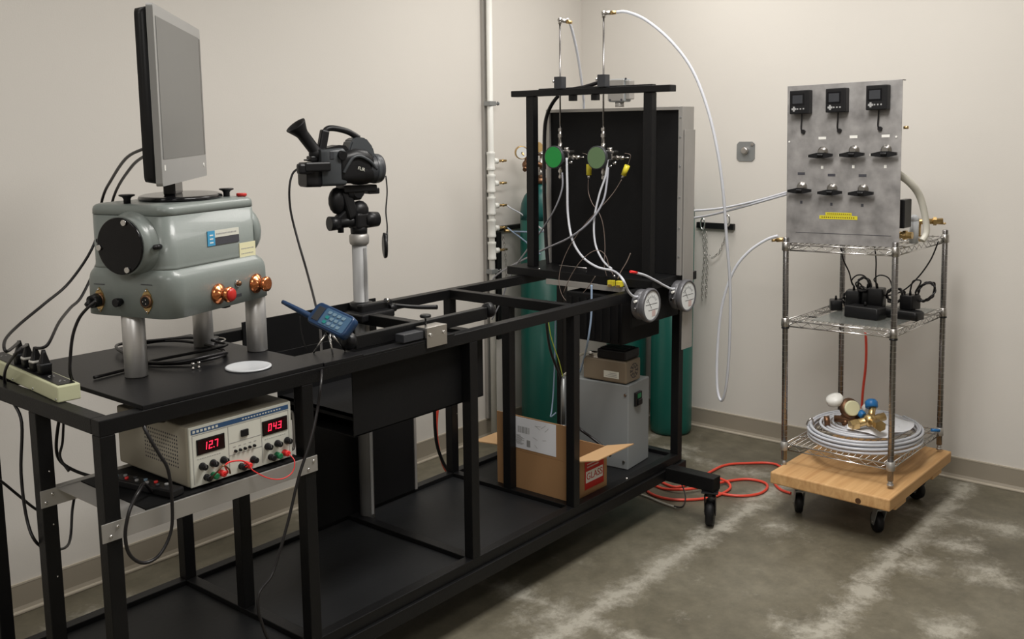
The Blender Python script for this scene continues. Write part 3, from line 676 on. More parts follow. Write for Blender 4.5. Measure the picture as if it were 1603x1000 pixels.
# ------------------------------------------------------------------ sliding bar, clamp block
rail = thing('slide_bar', 'long black bar with round end knobs lying beside front rail of bench', 'slide bar', (-2.985, -1.288, H+.0105))
b = MB(); b.box((.02, -.014, .0), (.612, .012, .042), .003); part('bar', b, 'black', rail)
for x in (0.018, .614):
    s_ = -1 if x < .1 else 1
    b = MB(); b.lathe([(.014, 0), (.024, .004), (.026, .010), (.026, .024), (.020, .030), (.008, .032)], (x, -.002, .0285), (s_, 0, 0), 20); part('end_knob', b, 'plastic', rail)
blk = thing('clamp_block', 'bare aluminium block with black thumb screw clamped over front rail', 'clamp block', (-2.682, -1.330, H+.0102))
b = MB(); b.box((-.045, -.030, -.030), (.045, -.0255, .034), .001); b.box((-.045, -.0255, .001), (.045, .020, .034), .0015); part('block', b, 'alu', blk)
for x in (-.030, .030):
    b = MB(); b.cyl((x, -.0301, .010), (x, -.034, .010), .0055, seg=12); part('screw', b, 'chrome', blk)
b = MB(); b.cyl((-.010, .010, .034), (-.010, .010, .056), .003, seg=10); b.lathe([(.005, 0), (.016, .003), (.018, .006), (.018, .011), (.015, .013)], (-.010, .010, .055), seg=20); part('thumb_screw', b, 'plastic', blk)
b = MB(); b.box((-.135, -.020, .001), (-.050, .018, .026), .002); part('slider', b, 'dgrey', blk, label='dark grey slider')

# ------------------------------------------------------------------ camera pole, head and camera
pole = thing('camera_pole', 'grey metal pole with black tripod head, standing behind the slide bar', 'pole', (-2.469, -.770, .2335))
b = MB(); b.lathe([(.0275, 0), (.0275, 1.045)], (0, 0, .001), seg=28)
b.box((-.006, -.030, .02), (.006, -.0265, 1.03)); part('column', b, 'pole', pole)
b = MB(); b.lathe([(.028, 1.040), (.034, 1.045), (.036, 1.055), (.036, 1.075), (.030, 1.082)], seg=28); part('collar', b, 'alud', pole)
b = MB(); b.box((-.085, -.10, .775), (.075, .010, .802), .006); b.box((-.05, -.060, .760), (.105, -.031, .830), .006); b.lathe([(.030, .79), (.042, .795), (.042, .828), (.030, .832)], seg=24); b.cyl((.08, -.06, .800), (.11, -.06, .800), .016, seg=14)
part('pole_clamp', b, 'plastic', pole)
b = MB(); b.tube([(.095, -.055, .812), (.135, -.075, .803), (.19, -.10, .793), (.265, -.13, .785)], lambda t: .006+.003*t, 10); part('clamp_lever', b, 'plastic', pole)
b = MB(); b.cyl((.06, -.066, .832), (.075, -.066, .832), .010, seg=12); part('bolt', b, 'chrome', pole)
# three axis head (local axes turned with the view of the camera body)
hx = RT((0, 0, 0), math.radians(-13))
b = MB()
b.lathe([(.030, 1.082), (.031, 1.10), (.024, 1.115)], seg=20)
def hp(x, y, z): return hx @ Vector((x, y, z))
b.cyl(hp(-.115, 0, 1.125), hp(.07, 0, 1.130), .020, seg=16); b.cyl(hp(-.118, 0, 1.125), hp(-.080, 0, 1.125), .026, .024, 16); b.cyl(hp(.02, 0, 1.130), hp(.078, 0, 1.130), .031, .027, 18)
b.sphere(hp(.005, 0, 1.165), .034, 1.1, .9, 1.1); b.bar(hp(-.03, 0, 1.14), hp(-.06, 0, 1.24), .045, .05, .01, up=(0, 1, 0)); b.sphere(hp(-.085, 0, 1.205), .036, .9, .8, 1.35)
b.cyl(hp(-.05, 0, 1.23), hp(.005, 0, 1.232), .028, seg=18); b.cyl(hp(-.01, -.03, 1.235), hp(-.01, .03, 1.235), .022, seg=16)
b.bar(hp(-.085, 0, 1.135), hp(-.045, 0, 1.165), .03, .03, .006, up=(0, 1, 0)); b.box((-.03, -.03, 1.1), (.03, .03, 1.16), .01)
b.cyl(hp(-.073, 0, 1.135), hp(-.073, 0, 1.09), .011, seg=12)
part('tripod_head', b, 'plastic', pole)
b = MB(); b.box((-.070, -.035, 1.2345), (.062, .035, 1.2590), .004, hx); b.box((.03, -.03, 1.2245), (.075, .03, 1.2465), .004, hx); part('quick_plate', b, 'plastic', pole)

CP = (-2.5470, -0.7750, 1.4920)
camr = thing('thermal_camera', 'black and grey thermal camera with raised eyepiece and carrying handle, on pole head', 'camera', mx=RT(CP, math.radians(-14)) @ Matrix.Scale(.965, 4))
b = MB()
b.rloft([(-.155, .036, .040, .012, 0, .046), (-.150, .040, .044, .014, 0, .046), (-.098, .041, .045, .014, 0, .046)], 4, axis=0); part('battery_end', b, 'plastic', camr)
b = MB()
b.rloft([(-.0975, .043, .066, .012, 0, .069), (-.010, .046, .068, .014, 0, .071), (.0, .044, .064, .016, 0, .069)], 4, axis=0); part('body', b, 'cgrey', camr, label='dark grey middle housing')
b = MB()
b.rloft([(-.022, .047, .050, .020, 0, .064), (-.010, .052, .058, .030, 0, .068), (.040, .056, .066, .035, 0, .074), (.085, .055, .064, .040, 0, .072), (.110, .050, .058, .045, 0, .066)], 6, axis=0)
b.sphere((.075, 0, .050), .056, 1.45, 1.02, .88, 20); part('front_housing', b, 'plastic', camr)
b = MB(); b.lathe([(.047, .09), (.053, .10), (.055, .15), (.052, .158), (.046, .159), (.040, .150), (.004, .146)], (0, 0, .060), (1, 0, 0), 32); part('lens', b, 'dgrey', camr)
b = MB(); b.lathe([(.0556, .128), (.0562, .130), (.0562, .139), (.0556, .141)], (0, 0, .060), (1, 0, 0), 32, caps=False); part('lens_ring', b, 'cgrey', camr)
b = MB(); b.prism([(.015, .128), (.030, .165), (.055, .178), (.090, .174), (.118, .140), (.128, .098), (.10, .10)], 1, -.034, .034)
bmesh.ops.bevel(b.bm, geom=b.bm.edges[:], offset=.006, segments=2, affect='EDGES'); part('lens_hood_housing', b, 'cgrey', camr, label='dark grey hump over the lens')
b = MB(); b.rloft([(.20-.2, .016, .011, .006, 0, 0), (.001, .016, .011, .006, 0, 0)], 4) if False else None
b.tube([(-.070, 0, .130), (-.066, 0, .170), (-.058, 0, .200), (-.042, 0, .210), (-.01, 0, .208), (.03, 0, .198), (.055, 0, .186), (.075, 0, .174)], .011, 10); b.bar((-.078, 0, .128), (-.060, 0, .204), .03, .028, .006, up=(0, 1, 0)); part('handle', b, 'plastic', camr)
b = MB(); d_ = Vector((-.62, 0, .80)).normalized(); p_ = Vector((-.092, 0, .118))
b.lathe([(.026, -.030), (.026, .0), (.021, .012), (.022, .090), (.025, .100), (.038, .128), (.039, .132), (.031, .129), (.018, .112), (.003, .110)], p_, d_, 24); b.sphere(tuple(p_), .030, 1.1, .9, .9); part('eyepiece', b, 'rubber', camr)
b = MB(); b.box((-.170, -.064, .058), (-.070, -.048, .092), .006); b.box((-.192, -.060, .050), (-.135, -.030, .088), .008); part('cable_plug', b, 'plastic', camr)
b = MB(); b.box((-.142, -.012, .095), (-.132, .012, .101), .002); b.box((-.128, -.02, .092), (-.10, .02, .112), .004); part('hinge', b, 'plastic', camr)
b = MB(); b.cyl((-.020, -.042, .115), (-.020, -.060, .112), .016, seg=18); part('focus_wheel', b, 'rubber', camr)
b = MB(); b.rloft([(-.066, .050, .020, .008, .045, .085), (-.055, .055, .024, .01, .045, .085)], 4, axis=1) if False else None
b.tube([(-.015, -.050, .050), (.0, -.058, .080), (.02, -.062, .105), (.05, -.062, .108), (.09, -.058, .088), (.12, -.050, .06)], .006, 8); part('side_trim', b, 'cgrey', camr, label='grey trim line')
b = MB(); b.text('FLIR', .017, FACE((.052, -.0585, .062), (1, 0.06, -.28), (.28, 0, 1)), .0006); part('lettering', b, 'panelw', camr, label='small pale lettering')
b = MB(); b.prism([(-.093, .135), (-.02, .150), (.005, .148), (.02, .132), (-.093, .130)], 1, -.030, .030); part('top_cover', b, 'plastic', camr)
b = MB(); b.box((-.066, -.0475, .10), (-.050, -.0440, .128), .002); part('side_button', b, 'dgrey', camr)
# lens cap on its strap
b = MB(); b.tube([(-2.4260, -0.8741, 1.5255), (-2.4296, -0.8823, 1.4688), (-2.4402, -0.8843, 1.4009), (-2.4430, -0.8919, 1.3511), (-2.4461, -0.8941, 1.3239)], .0028, 6); b.lathe([(.022, 0), (.043, .002), (.046, .006), (.046, .012), (.036, .015)], (-2.4444, -0.8905, 1.2775), (-.75, .55, .0), 24)
b.cyl((-2.4456, -0.8937, 1.3285), (-2.4497, -0.8967, 1.2922), .003, seg=6)
solo('dangling_cover', b, 'plastic', 'round black lens cap hanging on a strap from camera lens', 'lens cap')
cable('camera_cable', [(-2.5804, -0.5819, 1.5531), (-2.6006, -0.5696, 1.5328), (-2.6234, -0.5771, 1.4808), (-2.6421, -0.6035, 1.4022), (-2.6694, -0.6716, 1.3050), (-2.7065, -0.7583, 1.2133), (-2.7959, -0.9049, 1.1391), (-2.8885, -1.0435, 1.0837), (-3.0013, -1.1865, 1.0405), (-3.1668, -1.3850, 1.0165), (-3.1963, -1.4000, 0.9357), (-3.2322, -1.4100, 0.8569), (-3.2751, -1.4100, 0.7706), (-3.3191, -1.4100, 0.6507), (-3.3706, -1.4100, 0.5354), (-3.4291, -1.4200, 0.4463), (-3.32, -1.45, .06), (-3.5, -1.52, .006), (-3.7, -1.62, .006)], .0042, 'cable', 'long dark cable dropping from thermal camera past the front of bench')

# ------------------------------------------------------------------ handheld meter on mini tripod
MP = (-3.040, -1.268)
mt = thing('mini_tripod', 'tiny chrome tripod standing on bench beside table plate edge', 'tripod', (MP[0], MP[1], H+.0104))
for a, l_ in ((-1.9, .030), (-.35, .050), (2.3, .045)):
    b = MB(); b.cyl((.004*math.cos(a), .004*math.sin(a), .062), (l_*math.cos(a), l_*math.sin(a), .001), .0035, .0025, 10); part('leg', b, 'chrome', mt)
b = MB(); b.cyl((0, 0, .058), (0, 0, .072), .008, seg=14); part('tripod_top', b, 'plastic', mt)
ma = Vector((-3.0350, -1.1669, 1.1581)); mb_ = Vector((-3.0349, -1.3682, 1.1174))
mdir = (mb_-ma).normalized(); side = Vector((.35, -.94, .22)); side = (side - mdir*side.dot(mdir)).normalized(); nrm = side.cross(mdir)
if nrm.z < 0: nrm = -nrm; 
fwd = mdir; rgt = fwd.cross(nrm)
mmx = Matrix((fwd, nrm.cross(fwd), nrm)).transposed().to_4x4(); mmx.translation = Vector((-3.0293, -1.2743, 1.1389)); mmx = mmx @ Matrix.Scale(.93, 4) 
met = thing('handheld_meter', 'blue handheld meter with keypad, tilted on mini tripod', 'meter', mx=mmx)
b = MB(); b.rloft([(-.016, .083, .034, .016), (-.013, .088, .038, .018), (.008, .088, .038, .018), (.013, .084, .034, .016)], 5); part('case', b, 'meter', met)
b = MB(); b.rloft([(.0132, .058, .029, .006, .022, 0), (.0142, .057, .028, .006, .022, 0)], 4); part('keypad', b, 'meterl', met)
for i in range(4):
    for j in range(3):
        b = MB(); x, y = -.012+i*.021, -.017+j*.017; b.rloft([(.0143, .0075, .0055, .003, x, y), (.0160, .0070, .005, .003, x, y)], 3); part('key', b, 'keyg' if (i, j) in ((0, 1), (0, 0)) else 'keyl', met)
b = MB(); b.box((-.070, -.024, .0132), (-.040, .024, .0145), .001); part('display', b, 'dgrey', met)
b = MB(); wv = met.matrix_world.inverted() if False else mmx.inverted()
p1, p2 = wv @ Vector((-3.0651, -1.0926, 1.1815)), wv @ Vector((-3.0220, -1.2221, 1.1259))
b.tube([p1, p1.lerp(p2, .4), p2], lambda t: .0065+.005*t, 12, 4); part('probe', b, 'meter', met)
cable('probe_cable', [(-3.0489, -1.1535, 1.1414), (-3.0519, -1.1603, 1.0944), (-3.0489, -1.1744, 1.0474), (-3.0304, -1.1708, 1.0222), (-3.0065, -1.1658, 1.0328)], .0016, 'cable', 'thin black lead hanging under handheld meter probe')

# ------------------------------------------------------------------ black target panel behind the portal
XB = -1.262
tgt = thing('radiator_panel', 'large matte black square panel in grey metal frame behind the portal', 'panel', (XB, -1.03, H+.0365))
zb0, zb1 = 0.001, .705
y0, y1 = -.384, .326   # local: right edge, left edge
b = MB(); b.box((0.012, y0+.021, .001), (.0205, y1-.021, zb1-.015)); part('black_face', b, 'blackm', tgt)
for a_, c_ in (((0, y0, zb0), (.095, y0+.020, zb1)), ((0, y1-.020, zb0), (.095, y1, zb1)), ((0, y0+.0205, zb1-.014), (.095, y1-.0205, zb1))):
    b = MB(); b.box(a_, c_, .001); part('frame_bar', b, 'alud', tgt)
b = MB(); b.box((.021, y0+.021, .001), (.094, y1-.021, zb1-.015)); part('housing', b, 'blackm', tgt)
b = MB(); b.box((.012, y0-.006, -.32), (.098, y0-.002, .610), .001); part('side_plate', b, 'alud', tgt, label='tall dull aluminium side plate')
for z in (.08, .2, .33, .46, .58, .66):
    b = MB(); b.cyl((-.0002, y0+.010, z), (-.003, y0+.010, z), .004, seg=10); part('frame_screw', b, 'galv', tgt)
b = MB(); b.tube([(-1.3300, -0.7691, 1.8060), (-1.3000, -0.7276, 1.7363), (-1.2800, -0.7078, 1.6067), (-1.2800, -0.7103, 1.4025), (-1.2800, -0.7239, 1.1965), (-1.2800, -0.7417, 1.0489)], .006, 8)
solo('panel_cable', MB().tube([(-1.3300, -1.0512, 1.8853), (-1.3300, -0.9678, 1.8666), (-1.3300, -0.8648, 1.8508), (-1.3200, -0.7901, 1.8057), (-1.3000, -0.7312, 1.7219), (-1.2850, -0.7115, 1.5778), (-1.2850, -0.7104, 1.4027), (-1.2850, -0.7201, 1.1670), (-1.2850, -0.7307, 1.0605)], .0085, 8), 'cable', 'thick black cable curving from grey junction box down the left edge of black panel', 'cable')
jb = thing('junction_box', 'grey electrical junction box on a stub above the black panel', 'junction box', (-1.1500, -1.0313, 1.7942), 0)
b = MB(); b.rloft([(0, .04, .055, .008, 0, .075), (.03, .052, .062, .01, 0, .075)], 3, axis=0) if False else b.box((-.025, -.042, .010), (.030, .046, .110), .006); part('box', b, 'encl', jb)
b = MB(); b.box((-.031, -.040, .014), (-.0255, .044, .106), .003); b.box((-.02, -.066, .02), (.02, -.0425, .102), .004); part('cover', b, 'alud', jb)
b = MB(); b.cyl((0, 0, -.012), (0, 0, .010), .020, seg=18); part('stub', b, 'alud', jb)
for y, z in ((.03, .018), (-.052, .108), (-.03, .018)):
    b = MB(); b.cyl((-.0315, y, z), (-.034, y, z), .005, seg=8); part('screw', b, 'ink', jb)

# ------------------------------------------------------------------ the two detector heads on rods
XR = -1.400
def detector(y, disc, zr, lab, rodlab, ztop, elbow_dir):
    r = thing('support_rod', rodlab, 'rod', (XR, y, 1.8585), 0, 'rods clamped on the portal bar')
    b = MB(); b.cyl((0, 0, 1.62-1.8585), (0, 0, ztop-1.8585), .0038, seg=12); part('rod', b, 'postm', r)
    b = MB(); b.box((-.018, -.020, .0005), (.018, .020, .052), .002); part('rod_clamp', b, 'dgrey', r)
    b = MB(); b.cyl((0, .020, .034), (0, .034, .034), .004, seg=10); b.sphere((0, .036, .034), .006); part('clamp_screw', b, 'chrome', r)
    b = MB(); zt_ = ztop-1.8585; b.sphere((0, 0, zt_), .011); b.cyl((0, 0, zt_-.018), (0, 0, zt_), .008, seg=12)
    e = Vector(elbow_dir).normalized(); b.cyl((0, 0, zt_), tuple(Vector((0, 0, zt_))+e*.030), .0085, seg=12); part('elbow', b, 'steel', r)
    b = MB(); b.cyl(tuple(Vector((0, 0, zt_))+e*.031), tuple(Vector((0, 0, zt_))+e*.055), .009, .007, 12); part('barb', b, 'brass', r)
    t = thing('gas_detector_head', lab, 'detector', (XR, y, zr))
    b = MB(); b.cyl((0, 0, .055), (0, 0, .125), .0065, seg=12); b.cyl((0, 0, .085), (0, 0, .10), .010, seg=6, smooth=False); b.cyl((0, 0, .112), (0, 0, .124), .009, seg=6, smooth=False); b.cyl((0, 0, .03), (0, 0, .06), .009, seg=12); part('stem', b, 'steel', t)
    b = MB(); b.lathe([(.046, 0), (.050, .002), (.050, .014), (.044, .018)], (-.045, 0.004, .0), (1, 0, 0), 32); hd = part('disc_rim', b, 'dgrey', t)
    b = MB(); b.lathe([(.0445, 0), (.045, .001)], (-.0465, 0.004, .0), (1, 0, 0), 32); part('disc', b, disc, hd)
    b = MB(); b.lathe([(.018, 0), (.018, .03), (.026, .032), (.026, .040), (.014, .042), (.014, .055)], (-.026, 0, .0), (1, 0, 0), 20)
    b.box((-.014, -.055, -.010), (.020, .012, .018), .003); b.box((-.016, -.062, .018), (.022, -.012, .028), .002); b.cyl((0, -.035, .028), (0, -.035, .042), .011, seg=10); part('valve_body', b, 'steel', t)
    b = MB(); b.cyl((0, -.055, .0), (0, -.105, .0), .0065, seg=10); b.cyl((0, -.070, 0), (0, -.078, 0), .011, seg=6, smooth=False); b.cyl((0, -.090, 0), (0, -.097, 0), .010, seg=6, smooth=False); b.cyl((0, -.105, 0), (0, -.128, 0), .003, seg=8); part('side_stem', b, 'steel', t)
    b = MB(); b.cyl((0, 0, -.018), (0, 0, -.095), .0055, seg=10); b.cyl((0, 0, -.055), (0, 0, -.067), .009, seg=6, smooth=False); b.cyl((0, 0, -.08), (0, 0, -.09), .008, seg=6, smooth=False); part('lower_stem', b, 'steel', t)
    b = MB(); b.cyl((0, -.05, -.022), (0, -.068, -.022), .007, seg=10); b.cyl((0, -.03, -.035), (0, -.045, -.035), .005, seg=8); part('small_fitting', b, 'chrome', t)
    b = MB(); b.box((-.016, -.030, -.02), (.016, .014, .030), .003); part('cell', b, 'galv', t)
detector(-.888, 'gdisc', 1.566, 'detector head with bright green disc, left one hanging in front of black panel', 'thin steel rod through portal bar, above the bright green disc', 2.150, (.35, -.9, -.25))
detector(-1.114, 'gdisc2', 1.566, 'detector head with dull grey green disc, right one hanging in front of black panel', 'thin steel rod through portal bar, above the dull grey green disc', 2.160, (.25, -1, .0))
def tubing(name, pts, r, key, label, cat='tube', seg=8): return cable(name, pts, r, key, label, cat, seg=seg)
def X(*a): return None
tubing('clear_tube', [(-1.4000, -1.1770, 2.1592), (-1.3900, -1.2232, 2.1563), (-1.3700, -1.3024, 2.1189), (-1.3400, -1.3987, 2.0338), (-1.3000, -1.4741, 1.9210), (-1.2700, -1.5269, 1.7757), (-1.2400, -1.5604, 1.6090), (-1.2000, -1.5724, 1.4259), (-1.1500, -1.5691, 1.2097), (-1.1000, -1.5629, 1.0132), (-1.0500, -1.5406, 0.7517), (-1.0200, -1.5143, 0.5617), (-1.0000, -1.4839, 0.4824), (-0.9800, -1.4504, 0.5283), (-0.9600, -1.4363, 0.6927), (-0.9500, -1.4487, 0.8964), (-0.9400, -1.4959, 1.0575), (-0.9300, -1.5620, 1.1493), (-0.9200, -1.6393, 1.2066), (-0.9150, -1.6891, 1.2258)], .0062, 'tube', 'long clear tube arching from right rod and looping down to the wire rack')
tubing('clear_tube', [(-1.3700, -0.9051, 2.1569), (-1.3400, -0.9036, 2.1244), (-1.2600, -0.8732, 2.0415), (-1.1800, -0.8370, 1.9494), (-1.0900, -0.7909, 1.8388), (-1.0500, -0.7663, 1.7665), (-0.9500, -0.6959, 1.3846)], .006, 'tube', 'clear tube dropping from left rod behind the black panel')
tubing('clear_tube', [(-1.4200, -0.9372, 1.5634), (-1.4200, -0.9404, 1.4449), (-1.4200, -0.9436, 1.3201), (-1.4400, -0.9820, 1.2125), (-1.4600, -1.0504, 1.1444), (-1.4800, -1.1403, 1.1098), (-1.5000, -1.2340, 1.1037), (-1.6799, -1.3950, 1.1079), (-1.6381, -1.3950, 1.0545), (-1.5958, -1.3950, 1.0258), (-1.5531, -1.3950, 1.0199)], .0052, 'tube', 'white tube from bright green detector sweeping down to nearer pressure gauge')
tubing('clear_tube', [(-1.4200, -1.1494, 1.5576), (-1.4200, -1.1400, 1.4907), (-1.4300, -1.1147, 1.4099), (-1.4400, -1.0958, 1.3015), (-1.4500, -1.1095, 1.2024), (-1.4600, -1.1557, 1.1360), (-1.4700, -1.2076, 1.1061)], .0045, 'tube', 'white tube from grey green detector joining the one to nearer pressure gauge')
tubing('clear_tube', [(-1.4100, -1.1460, 1.5252), (-1.4200, -1.1466, 1.4641), (-1.4400, -1.1411, 1.3845), (-1.4600, -1.0932, 1.3028), (-1.4400, -0.9718, 1.2230), (-1.3000, -0.7129, 1.1353), (-1.1000, -0.3967, 1.0291), (-0.9800, -0.1904, 0.9526), (-0.9300, -0.0987, 0.9081), (-0.9100, -0.0538, 0.8634)], .0045, 'tubeg', 'grey tube running from grey green detector left to the white wall pipe')
tubing('clear_tube', [(-1.4000, -0.8982, 1.4986), (-1.4000, -0.8979, 1.4288), (-1.3800, -0.8404, 1.3325), (-1.3000, -0.7060, 1.2268), (-1.2000, -0.5424, 1.1165), (-1.1000, -0.3883, 1.0155), (-1.0200, -0.2666, 0.9137), (-1.0000, -0.2051, 0.8043), (-0.9800, -0.1201, 0.6894)], .0040, 'tubeg', 'grey tube falling from bright green detector behind the bench rail')
tubing('gauge_tube', [(-1.5863, -1.4000, 1.1199), (-1.5192, -1.4000, 1.1016), (-1.4401, -1.4000, 1.0710), (-1.3686, -1.4000, 1.0408), (-1.3195, -1.4080, 1.0217), (-1.2717, -1.4140, 1.0215)], .0052, 'tube', 'short white tube from red connector to farther pressure gauge')
b = MB(); b.cyl((-1.6253, -1.3980, 1.1294), (-1.5816, -1.4000, 1.1193), .0055, seg=10); solo('tube_connector', b, 'redtip', 'small red connector on the end of the tube at farther pressure gauge', 'connector')
tubing('clear_tube', [(-1.5150, -1.1354, 1.0376), (-1.5150, -1.1355, 0.9723), (-1.5120, -1.1304, 0.8893), (-1.5050, -1.1092, 0.7889), (-1.4300, -1.0362, 0.6893), (-1.4000, -0.9943, 0.6197)], .0045, 'bluetube', 'pale tube hanging under the platform to top of grey enclosure')
def tag_wire(pa, pb, pts, lab1, lab2):
    b = MB(); b.cyl(pa, pb, .0115, seg=14); d_ = (Vector(pb)-Vector(pa)).normalized(); solo('wire_tag', b, 'yel', lab1, 'tag', 'yellow tags on the detector wires')
    b = MB(); b.cyl(tuple(Vector(pb)+d_*.0005), tuple(Vector(pb)+d_*.016), .008, .005, 12); solo('wire_ferrule', b, 'steel', lab1.replace('yellow', 'steel ferrule below').replace('tag ', '') if False else 'steel ferrule just below the '+lab2, 'ferrule', 'ferrules under the yellow tags')
tag_wire((-1.4000, -1.0409, 1.5368), (-1.4000, -1.0410, 1.4905), None, 'upright yellow tag on thin wire, between the two detector discs', 'upright yellow tag')
tag_wire((-1.3800, -1.2219, 1.5335), (-1.3800, -1.2032, 1.4932), None, 'tilted yellow tag on thin wire, right of the grey green disc', 'tilted yellow tag')
cable('thermocouple_wire', [(-1.4000, -1.0075, 1.5827), (-1.4000, -1.0342, 1.5747), (-1.4000, -1.0409, 1.5395)], .0012, 'wire', 'very short thin wire between left detector and upright yellow tag', 'wire', seg=6)
cable('thermocouple_wire', [(-1.3900, -1.2153, 1.5840), (-1.3850, -1.2404, 1.5762), (-1.3800, -1.2250, 1.5362)], .0012, 'wire', 'very short thin wire between right detector and tilted yellow tag', 'wire', seg=6)
cable('thermocouple_wire', [(-1.4000, -1.0377, 1.4713), (-1.4000, -1.0378, 1.4193), (-1.4200, -1.0718, 1.3725), (-1.4400, -1.1186, 1.3378), (-1.4400, -1.1415, 1.2849), (-1.4400, -1.1517, 1.1961), (-1.4600, -1.1623, 1.1175), (-1.4700, -1.1822, 1.0742)], .0016, 'wire', 'thin brown wire dropping from upright yellow tag to the terminal blocks', 'wire', seg=6)
cable('thermocouple_wire', [(-1.3900, -1.2003, 1.4748), (-1.4000, -1.1657, 1.4181), (-1.4400, -1.1283, 1.3571), (-1.4600, -1.0602, 1.2821), (-1.4600, -0.9829, 1.1867), (-1.4700, -0.9454, 1.1013), (-1.4800, -0.9388, 1.0318), (-1.4800, -0.9559, 0.9715), (-1.4800, -0.9971, 0.9420), (-1.4800, -1.0412, 0.9688), (-1.4800, -1.0913, 1.0180), (-1.4800, -1.1306, 1.0709)], .0016, 'wire', 'thin brown wire from tilted yellow tag making a wide loop left over the rail', 'wire', seg=6)
cable('thermocouple_wire', [(-1.4900, -0.9703, 0.9855), (-1.4900, -1.0079, 1.0587), (-1.4900, -1.0584, 1.1262), (-1.4800, -1.1075, 1.1698), (-1.4700, -1.1429, 1.1794), (-1.4700, -1.1753, 1.1601), (-1.4700, -1.1948, 1.1131), (-1.4750, -1.2175, 1.0832)], .0016, 'wire', 'thin brown wire arched high over the terminal blocks', 'wire', seg=6)
cable('thermocouple_wire', [(-1.4800, -1.2431, 1.0699), (-1.4700, -1.2521, 1.0990), (-1.4600, -1.2735, 1.1397), (-1.4500, -1.2855, 1.1768)], .0022, 'wire', 'stiff short twisted wire sticking up beside terminal blocks', 'wire', seg=6)
for p, lab in (((-1.4750, -1.2081, 1.0473), 'yellow terminal block on edge strip, left one of the pair'), ((-1.4750, -1.2494, 1.0484), 'yellow terminal block on edge strip, right one of the pair')):
    t = thing('terminal_block', lab, 'terminal', p, 0, 'yellow terminal blocks')
    b = MB(); b.box((-.010, -.014, -.012), (.010, .014, .012), .002); part('block', b, 'yel', t)
    b = MB(); b.box((-.014, -.009, -.016), (-.0105, .009, -.004), .001); part('insert', b, 'brass', t)
b = MB(); b.cyl((-1.3096, -0.8154, 1.0730), (-1.3224, -0.9771, 1.0730), .0025, seg=8); solo('loose_pin', b, 'steel', 'thin steel pin lying on the left side of platform', 'pin')

# ------------------------------------------------------------------ pressure gauges
def gauge(c, lab):
    t = thing('pressure_gauge', lab, 'gauge', c, 0, 'round pressure gauges')
    b = MB(); b.lathe([(.060, -.0), (.062, -.004), (.062, -.040), (.056, -.044)], (0, .062, 0), (0, 1, 0), 40); b.cyl((0, .018, 0), (0, .040, 0), .048, seg=32); part('case', b, 'gcase', t)
    b = MB(); b.lathe([(.0665, 0), (.069, .004), (.069, .020), (.066, .024), (.060, .024), (.058, .018)], (0, .024, 0), (0, -1, 0), 40); part('bezel', b, 'gcase', t)
    b = MB().m('gface'); b.cyl((0, .010, 0), (0, .0035, 0), .0585, seg=36)
    d_ = part('dial', b, None, t)
    b = MB().m('ink'); b.box((-.044, .0028, .004), (.044, .0034, .0055)); b.box((-.022, .0028, -.020), (.050, .0034, -.0185))
    for k in range(13):
        a = math.radians(150-k*10); r0_, r1_ = .034, .042 if k % 3 else .047
        v = Vector((math.cos(a), 0, math.sin(a))); b.bar(Vector((0, .003, -.002))+v*r0_, Vector((0, .003, -.002))+v*r1_, .0009, .0006, up=(0, 1, 0))
    b.m('pink').box((.004, .0028, -.046), (.030, .0034, -.022)); b.m('ink').bar((.0, .0020, -.012), (-.030, .0020, .028), .0012, .0006, up=(0, 1, 0))
    part('dial_markings', b, None, d_)
    b = MB(); b.cyl((-.058, .036, .022), (-.075, .036, .022), .0055, seg=10); part('inlet', b, 'white', t)
    b = MB(); b.cyl((-.062, .036, -.008), (-.078, .036, -.008), .005, seg=8); b.cyl((-.078, .036, -.008), (-.083, .036, -.008), .007, seg=6, smooth=False); part('fitting', b, 'chrome', t)
    b = MB(); b.cyl((0, .0625, 0), (0, .0725, 0), .035, seg=24); part('mount', b, 'plastic', t)
gauge(((-1.5206, -1.4350, 0.9832)[0], -1.435, (-1.5206, -1.4350, 0.9832)[2]), 'round pressure gauge on front of bench, nearer of the two')
gauge(((-1.2535, -1.4500, 0.9871)[0], -1.450, (-1.2535, -1.4500, 0.9871)[2]), 'round pressure gauge on front of bench, farther one beside the end post')

# ------------------------------------------------------------------ gas cylinders
def cylinder(x, y, lab, reg=False):
    t = thing('gas_cylinder', lab, 'gas cylinder', (x, y, 0), 0, 'tall green gas cylinders against the walls')
    b = MB(); b.lathe([(.085, .001), (.108, .004), (.114, .02), (.115, .05), (.115, 1.20)], seg=40); part('body', b, 'teal', t)
    b = MB(); b.lathe([(.115, 1.2005), (.1148, 1.24), (.108, 1.29), (.092, 1.33), (.066, 1.36), (.045, 1.375), (.042, 1.395)], seg=40); part('shoulder', b, 'tealb', t)
    b = MB(); b.lathe([(.046, 1.3955), (.046, 1.425), (.03, 1.428)], seg=24); part('neck_ring', b, 'bronze', t)
    b = MB(); b.lathe([(.018, 1.428), (.018, 1.46), (.014, 1.47), (.014, 1.52), (.008, 1.525), (.008, 1.545), (.032, 1.55), (.032, 1.562), (.008, 1.565)], seg=18)
    b.cyl((0, 0, 1.485), (0, -.05, 1.485), .012, seg=12); part('valve', b, 'steel', t)
    return t
cylinder(-.18, -.75, 'tall green gas cylinder by the right wall, whole base visible')
cylinder(-.17, -.445, 'tall green gas cylinder mostly hidden, seen behind the nearer pressure gauge')
c3 = (-0.6252, -0.1800, 0.6410)
cylinder(c3[0], -.18, 'tall green gas cylinder by left wall, with a dial regulator')
rg = thing('gas_regulator', 'brass gas regulator with round dial on top of left green cylinder', 'regulator', (-0.7008, -0.1484, 1.5192), 0)
rp = MW[rg.name].inverted() @ Vector((c3[0], -.23, 1.485))
